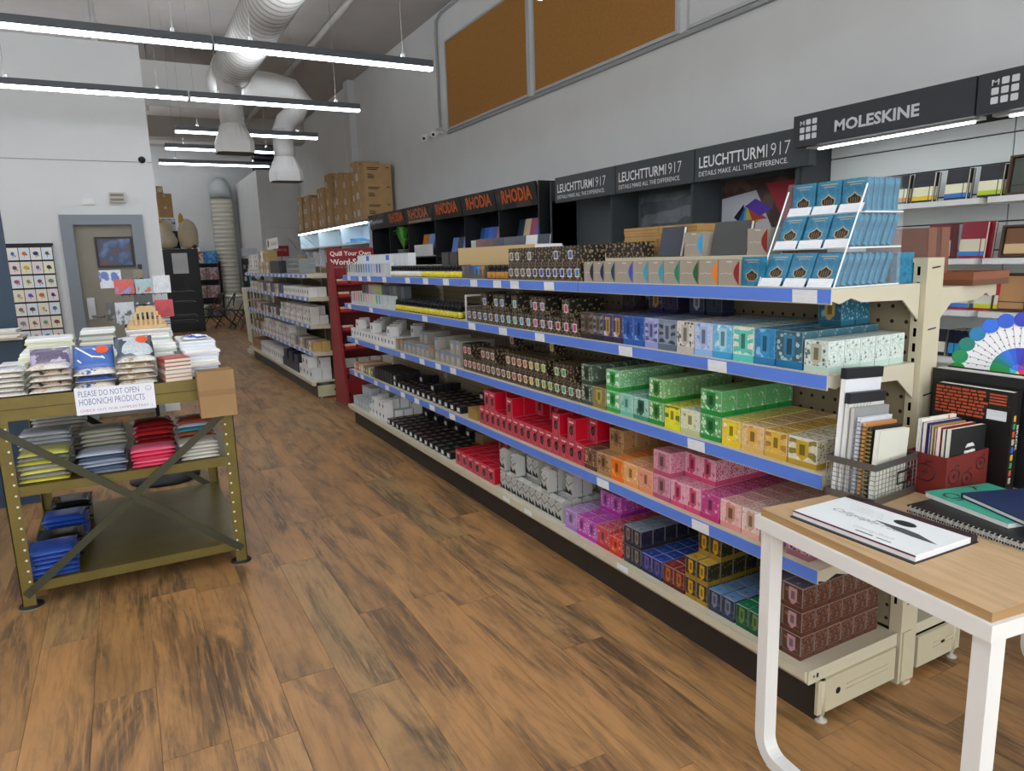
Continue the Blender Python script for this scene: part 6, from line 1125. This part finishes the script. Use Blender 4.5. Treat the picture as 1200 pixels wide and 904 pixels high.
for k in range(18):
    xa, xb = xs[k], xs[k+1]; zm = min(.135, (.115-max(abs(xa), abs(xb)))/.068*.135)
    if zm <= .004: continue
    if k % 2 == 1 and zm > .04: m.box(xa, xb, -.045, -.041, 0, .022); m.box(xa, xb, -.045, -.041, zm*.72, zm)
    else: m.box(xa, xb, -.045, -.041, 0, zm)
m.build('slotted_panel', WD, wh); MB().prism([(-.115, 0), (.115, 0), (.09, .05), (-.09, .05)], .04, .044, 'y').build('back_panel', WD, wh); MB().box(-.115, .115, -.041, .04, 0, .004).build('bottom', WD, wh)
# middle shelf
Z2 = .5855
def pk(x, y, z, n, w_, d_, h_, cols, desc, place, rz=.06, c2=None):
    ms_ = [pillow(w_, d_, h_, c, c2, 'noise', 24, edge=c) for c in cols]
    return stack('wrapped_pack', x, y, z, [h_]*n, [ms_[k % len(ms_)] for k in range(n)], lab_(desc, place), 'pack', 'wrapped packs on the middle rack shelf', rz)
pk(-.41, 3.93, Z2, 7, .2, .2, .02, ['c8c04a', '8a8a84', 'd0cc6a', '9a9a98'], 'yellow and grey wrapped pack', 'front left of the middle shelf')
pk(-.42, 4.2, Z2, 9, .22, .22, .02, ['c4c4be', 'aeb0b4', 'c8ccd0'], 'grey wrapped pack', 'rear left of the middle shelf'); pk(-.38, 4.55, Z2, 11, .25, .22, .02, ['b8b4ac', 'c4c0b4'], 'beige-grey wrapped pack', 'far left of the middle shelf')
pk(-.175, 3.93, Z2, 6, .2, .2, .017, ['8a94a4', '4c5870', 'a8b0bc'], 'blue-grey wrapped pack', 'front centre of the middle shelf'); pk(-.17, 4.2, Z2, 8, .2, .22, .02, ['b4b0a0', 'a8a494'], 'olive-grey wrapped pack', 'centre of the middle shelf')
pk(.05, 3.91, Z2, 5, .2, .17, .018, ['e0486a', 'e86a84', 'd83a5a'], 'hot pink wrapped pack', 'front of the middle shelf'); pk(.06, 4.1, Z2, 8, .19, .2, .023, ['8a1a1e', '6a1618', 'a02424'], 'dark red wrapped pack', 'behind the pink ones')
pk(.255, 3.92, Z2, 5, .18, .18, .018, ['c8c4b8', 'd8d4c8'], 'pearl white wrapped pack', 'right of the middle shelf'); pk(.26, 4.12, Z2, 8, .18, .2, .021, ['a85a34', '3a8a9c', 'b8bcc8', 'a04a3a'], 'orange and teal wrapped pack', 'rear right of the middle shelf')
# bottom shelf
for k, (y, c_, n, cn) in enumerate(((3.93, '2c4a98', 6, 'blue'), (4.16, '1c1e22', 5, 'black'), (4.42, '26489c', 6, 'blue'), (4.70, '17191c', 6, 'black'))):
    me = pillow(.2, .22, .022, c_, None, edge=c_)
    stack('wrapped_shirt', -.43+.012*k, y, .1225, [.022]*n, [me]*n, lab_('%s wrapped shirt' % cn, ('nearest pile', 'second pile', 'third pile', 'farthest pile')[k]+' on the bottom shelf'), 'shirt', 'wrapped shirts on the bottom shelf', .05)

# ================================================================ left background
cr_ = thing('card_rack', 'tall wall rack of white square greeting cards left of the door', 'card rack', (-.75, 8.46, .2)); MB().box(-.19, .19, 0, .02, 0, 1.62).build('panel', M('2a2a2c', .5), cr_); MB().box(-.2, .2, -.01, .02, 1.6, 1.625).build('rail', BLACK, cr_)
hues = ['3a68b0', '8a6a60', '6a8a5a', 'c86a3a', '5a5048', '7a8a98', '2a3a6a', 'd8b02a', 'b05a6a', '4a5a4a', '5a6a9a', '6a9a5a', 'b88a9a', '383838', '8a4a4a']
for r_ in range(10):
    MB().box(-.19, .19, -.018, -.012, 1.6-.135*(r_+1)-.012, 1.6-.135*(r_+1)).build('ledge', BLACK, cr_)
    for c_ in range(4):
        x = -.141+.094*c_; h_ = hues[(r_*4+c_*3) % 15]; m = MB().box(-.044, .044, -.003, 0, 0, .118); y_ = -.0036
        m.disc((0, y_, .062), (1, 0, 0), (0, 0, 1), .016+.004*((r_+c_) % 3), .02, 7+(r_+c_) % 3, 1); m.quad([(-.002, y_, .02), (.002, y_, .02), (.002, y_, .045), (-.002, y_, .045)], 1); m.disc((.018, y_-.0003, .04+.01*(c_ % 2)), (1, 0, 0), (0, 0, 1), .008, .008, 6, 2)
        L(m.build('greeting_card', [M(('e6e2da', 'e8d8d8', 'dde4ea', 'e8e4cc')[(r_+c_*2) % 4], .5), M(h_, .6), M(hues[(r_+c_) % 15], .6)], None, (-.75+x, 8.447, .2+1.6-.135*(r_+1)+.0005)), 'greeting card in the %s row from the top, %s column from the left' % (on[r_], on[c_]), 'card', 'greeting cards in the wall rack')
nv = thing('navy_stand', 'navy blue display stand with a tray at the left picture edge', 'display stand', (-1.05, 5.75, 0)); NV = M('24384c', .5)
MB().box(-.45, .435, -.12, .12, 0, 1.12).build('cabinet', NV, nv); MB().box(-.45, .40, .08, .12, 1.12, 2.3).build('panel', NV, nv); MB().box(-.47, .45, -.2, .1, 1.12, 1.135).build('tray', M('b8b0a0', .5), nv)
for k in range(5): L(MB().box(-.12, .12, -.09, .09, 0, .01).build('leaflet_pack', M(('dcd8c4', 'e6e2d8', 'c8c4b4')[k % 3], .6), None, (-.74, 5.62, 1.1355+.0105*k), (0, 0, jit(.1))), 'cream leaflet pack, %s from the bottom, on the navy stand tray' % on[k], 'pack', 'leaflet packs on the navy stand')
# postcard spinner
ps = thing('postcard_spinner', 'wire postcard spinner rack standing behind the olive rack', 'postcard rack', (.13, 5.75, 0)); WR = M('2c2c2e', .4, .5)
MB().lathe([(.24, 0), (.24, .02), (.03, .04)], n=20).build('base', WR, ps); MB().tube([(0, 0, .03), (0, 0, 1.58)], .014, 8).build('pole', WR, ps)
cards = [(-.125, 1.545, .13, .12, 'c8ccd4', '3a5aa0', 'vor', 'calendar sheet of small blue and orange pictures'), (-.045, 1.48, .118, .1, 'c83a2a', '5a8ad0', 'noise', 'red canyon and blue sky postcard'), (.083, 1.478, .11, .1, '9ab8b8', 'c8482c', 'noise', 'teal and red bridge postcard'), (.195, 1.497, .108, .12, 'd4d6d8', 'c8ccd0', 'noise', 'plain white postcard'), (.065, 1.37, .115, .065, '2a2a2c', 'c8c8c4', 'noise', 'black and white photo postcard'), (.19, 1.33, .115, .12, 'c01f28', 'a81a22', 'noise', 'bright red booklet'), (-.055, 1.325, .115, .15, 'c8ccd0', '55585c', 'noise', 'grey silver photo card'), (.08, 1.545, .06, .06, '6a5a3a', '3a3228', 'noise', 'small brown landscape card'), (-.11, 1.33, .05, .13, '3a3a38', '8a8a84', 'noise', 'dark narrow card')]
for ci, (x, zt_, w_, h_, c1, c2, ki, nm_) in enumerate(cards):
    L(MB().box(0, w_, -.002, .002, -h_, 0).build('postcard', PAT(c1, c2, ki, 16, .42, .3), None, (x, 5.585+(0, -.008, -.008, -.008, -.004, -.012, -.016, .01, .006)[ci], zt_)), nm_+' on the postcard spinner', 'postcard', 'postcards on the spinner')
for z in (1.375, 1.3, 1.2, 1.16): MB().tube([(-.14, -.165, z), (.33, -.165, z), (.33, .1, z), (-.14, .1, z), (-.14, -.165, z)], .003, 5).build('wire_ring', WR, ps)
for k in range(12): MB().tube([(-.13+.04*k, -.166, 1.36), (-.13+.04*k, -.166, 1.44)], .0018, 4).build('pocket_wire', WR, ps)
for z in (1.375, 1.2): MB().tube([(-.14, 0, z), (.33, 0, z)], .003, 5).build('arm', WR, ps)
# ---- deep background
cab = thing('tall_cabinet', 'tall black cabinet with a white notice at the back left', 'cabinet', (1.34, 19.1, 0)); BKC = M('1e1f22', .45)
MB().box(-.42, .37, -.2, .25, 0, 1.98).build('body', BKC, cab); MB().box(-.41, -.03, -.22, -.2, 1.0, 1.97).box(-.02, .36, -.22, -.2, 1.0, 1.97).build('door', M('222326', .4), cab); MB().box(-.41, .36, -.22, -.2, .05, .98).build('lower_door', M('222326', .4), cab); MB().box(-.22, .12, -.224, -.22, 1.4, 1.88).build('notice', TAG, cab)
pl = thing('plush_toy', 'round cream plush bird with orange beak on the black cabinet', 'plush toy', (1.07, 19.0, 1.98)); PLM = M('d8ccb0', .9, noise=.05)
MB().lathe([(.02, 0), (.2, .06), (.24, .2), (.18, .36), (.12, .42), (.16, .52), (.14, .62), (.03, .68)], n=16).build('body', PLM, pl); MB().lathe([(.04, 0), (.03, .08), (.004, .12)], n=8).build('beak', M('d8a03a', .8), pl, (-.1, -.1, .62), (R(20), R(-20), 0))
pl = thing('plush_toy', 'taller cream plush bird with yellow crest on the black cabinet', 'plush toy', (1.54, 19.0, 1.98)); MB().lathe([(.02, 0), (.2, .05), (.23, .25), (.22, .45), (.15, .62), (.03, .7)], n=16).build('body', PLM, pl); MB().lathe([(.06, 0), (.05, .15), (.01, .22)], n=8).build('crest', M('d0a040', .8), pl, (-.12, 0, .62)); MB().lathe([(.02, 0), (.07, .03), (.05, .08), (.01, .1)], n=8).build('foot', M('5a4a3a', .8), pl, (.1, -.16, 0))
shf = thing('wall_shelf', 'dark shelf behind the plush birds carrying cartons and a clear bin', 'shelf', (1.15, 19.6, 0)); MB().box(-.25, .25, -.2, .2, 2.38, 2.42).box(-.25, -.22, -.2, .2, 0, 2.42).box(.22, .25, .1, .2, 0, 2.42).build('frame', BKC, shf); MB().box(-.22, .22, -.21, -.19, 2.0, 2.38).build('panel', BKC, shf)
L(MB().box(-.17, .17, -.15, .15, 0, .32).box(-.171, .171, -.151, -.15, .29, .32, 1).build('clear_bin', [PAT('b8bcc8', '4a4870', 'noise', 9, .45, .2), M('dfe2e4', .3)], None, (1.15, 19.55, 2.4205)), 'clear plastic bin of coloured odds and ends under the brown cartons', 'bin')
for k in range(2): L(MB().box(-.16, .16, -.15, .15, 0, .28).box(-.03, .03, -.151, -.15, .2, .26, 1).build('shipping_carton', [ctn, M('d8d4c8', .6)], None, (1.14, 19.55, 2.742+.281*k)), ('lower' if k == 0 else 'upper')+' brown carton stacked on the clear bin at the back left', 'box', 'cartons on the clear bin')
L(MB().box(-.07, .07, -.1, .1, 0, .17).box(-.05, .05, -.101, -.1, .03, .14, 1).build('small_carton', [M('a8906a', .7), M('e0dcd0', .6)], None, (1.06, 19.55, 3.3045)), 'small white-labelled carton on top of the brown ones', 'box')
gs = thing('game_shelf', 'black shelf of boxed jigsaw puzzles against the back wall', 'shelf', (2.25, 23.5, 0))
for x in (-.45, .42): MB().box(x, x+.03, -.2, .2, 0, 1.7).build('side_panel', BKC, gs)
MB().box(-.42, .42, .18, .2, 0, 1.7).build('back_panel', BKC, gs)
for z in (.06, .62, 1.16, 1.64): MB().box(-.42, .42, -.2, .18, z-.04, z).build('shelf', BKC, gs); 
for z, its in ((1.64, [('d8d4cc', 'b0504a', .4), ('2a74b8', '5aa4d8', .38)]), (1.16, [('9a7a78', 'c8c0b8', .42), ('8a6a6c', 'c0a8a8', .36)]), (.62, [('8a6868', 'c0a8a0', .4), ('907070', 'b8a0a4', .38)]), (.06, [('4a7a4a', 'c8d4b0', .4), ('3a5a98', 'c07a3a', .34)])):
    x = 1.86
    for k, (a_, b_, w_) in enumerate(its):
        L(box('puzzle_box', PAT(a_, b_, 'noise', 12, .48, .35), x, x+w_-.02, 23.31, 23.6, z, z+.36), '%s puzzle box on the %s shelf of the black game shelf' % (('left', 'right')[k], {1.64: 'top', 1.16: 'second', .62: 'third', .06: 'bottom'}[z]), 'box', 'puzzle boxes'); x += w_
L(MB().box(-.14, .14, -.1, .1, 0, .3).build('foil_bag', PAT('c8ccd0', '7a8088', 'vor', 12, .4, .2, .4), None, (2.05, 23.45, 2.0005)), 'shiny silver bag on top of the puzzle boxes', 'bag')
def chair(x, y, rz, lab):
    t = thing('folding_chair', lab, 'chair', (x, y, 0), rz, 'folding chairs at the back'); CM = M('4e3a2c', .5); CMF = M('55463a', .4, .3)
    MB().box(-.2, .2, -.2, .2, .44, .465).build('seat', CM, t); MB().hexa([(-.2, .2, .56), (.2, .2, .56), (.2, .225, .56), (-.2, .225, .56), (-.19, .27, .84), (.19, .27, .84), (.19, .295, .84), (-.19, .295, .84)]).build('backrest', CM, t)
    for s in (-.21, .21):
        MB().tube([(s, -.26, 0), (s, .28, .86)], .013, 6).build('leg', CMF, t); MB().tube([(s, .24, 0), (s, -.16, .45)], .013, 6).build('leg', CMF, t)
    MB().tube([(-.21, .12, .2), (.21, .12, .2)], .009, 5).build('stretcher', CMF, t)
for x, y, rz, lb in ((2.0, 20.2, -1.9, 'farthest left brown folding chair at the back'), (2.25, 19.5, -1.7, 'second brown folding chair from the left at the back'), (2.55, 18.9, -1.4, 'third brown folding chair from the left at the back'), (2.75, 18.2, -1.2, 'nearest brown folding chair, beside the lattice pedestal')): chair(x, y, rz, lb)
tb2 = thing('work_table', 'white folding table among the brown chairs at the back', 'table', (2.9, 20.6, 0)); MB().box(-.4, .5, -.6, .6, .72, .75).build('tabletop', WHITE, tb2)
for a_ in (-.35, .45):
    for b_ in (-.5, .5): MB().tube([(a_, b_, 0), (a_, b_, .72)], .015, 6).build('leg', STEEL, tb2)
# hanging displays by the bump-out
pg = thing('peg_display', 'black peg display of small hanging goods with a white card on top', 'display', (3.0, 19.6, 0)); MB().box(-.22, .3, 0, .04, 0, 1.72).build('panel', M('2c3238', .5), pg); MB().box(-.2, .2, -.01, .0, 1.78, 1.98).build('header_card', M('d4dae2', .5), pg); MB().box(-.015, .015, 0, .02, 1.7, 1.8).build('card_stem', WHITE, pg)
for r_ in range(4):
    for c_ in range(4): L(MB().box(-.045, .045, -.02, 0, 0, .25).box(-.03, .03, -.021, -.02, .03, .14, 1).build('hang_pack', [M(('1c1e20', '24282c', '2a7a9a', '2a3a4a')[c_], .4), M(('8a8a88', 'c8ccd0', '5ab0c8', '4a4a4c')[(r_+c_) % 4], .4)], None, (2.84+.115*c_, 19.595, 1.42-.3*r_)), 'small hanging pack, %s row, %s column of the back peg display' % (on[r_], on[c_]), 'pack', 'packs on the peg display')
rs_ = thing('red_sign', 'small red sign with pale letters standing above the far shelving', 'sign', (3.85, 19.9, 1.75)); MB().box(-.2, .2, -.01, 0, .0, .28).build('plate', M('a81f2c', .5), rs_); text('CRAFTERS', rs_, M('e0a8a8', .5), (-.15, -.01, .14), (1, 0, 0), PZ, .3, .06, 0, .001); MB().box(-.015, .015, -.005, .005, -.6, 0).build('stem', STEEL, rs_)
dc = thing('counter', 'low white counter under the red sign at the back right', 'counter', (3.9, 19.75, 0)); MB().box(-.4, .45, -.15, .2, 0, 1.1).build('body', M('d0d2d2', .6), dc); MB().box(-.42, .47, -.17, .22, 1.1, 1.15).build('top', WHITE, dc)
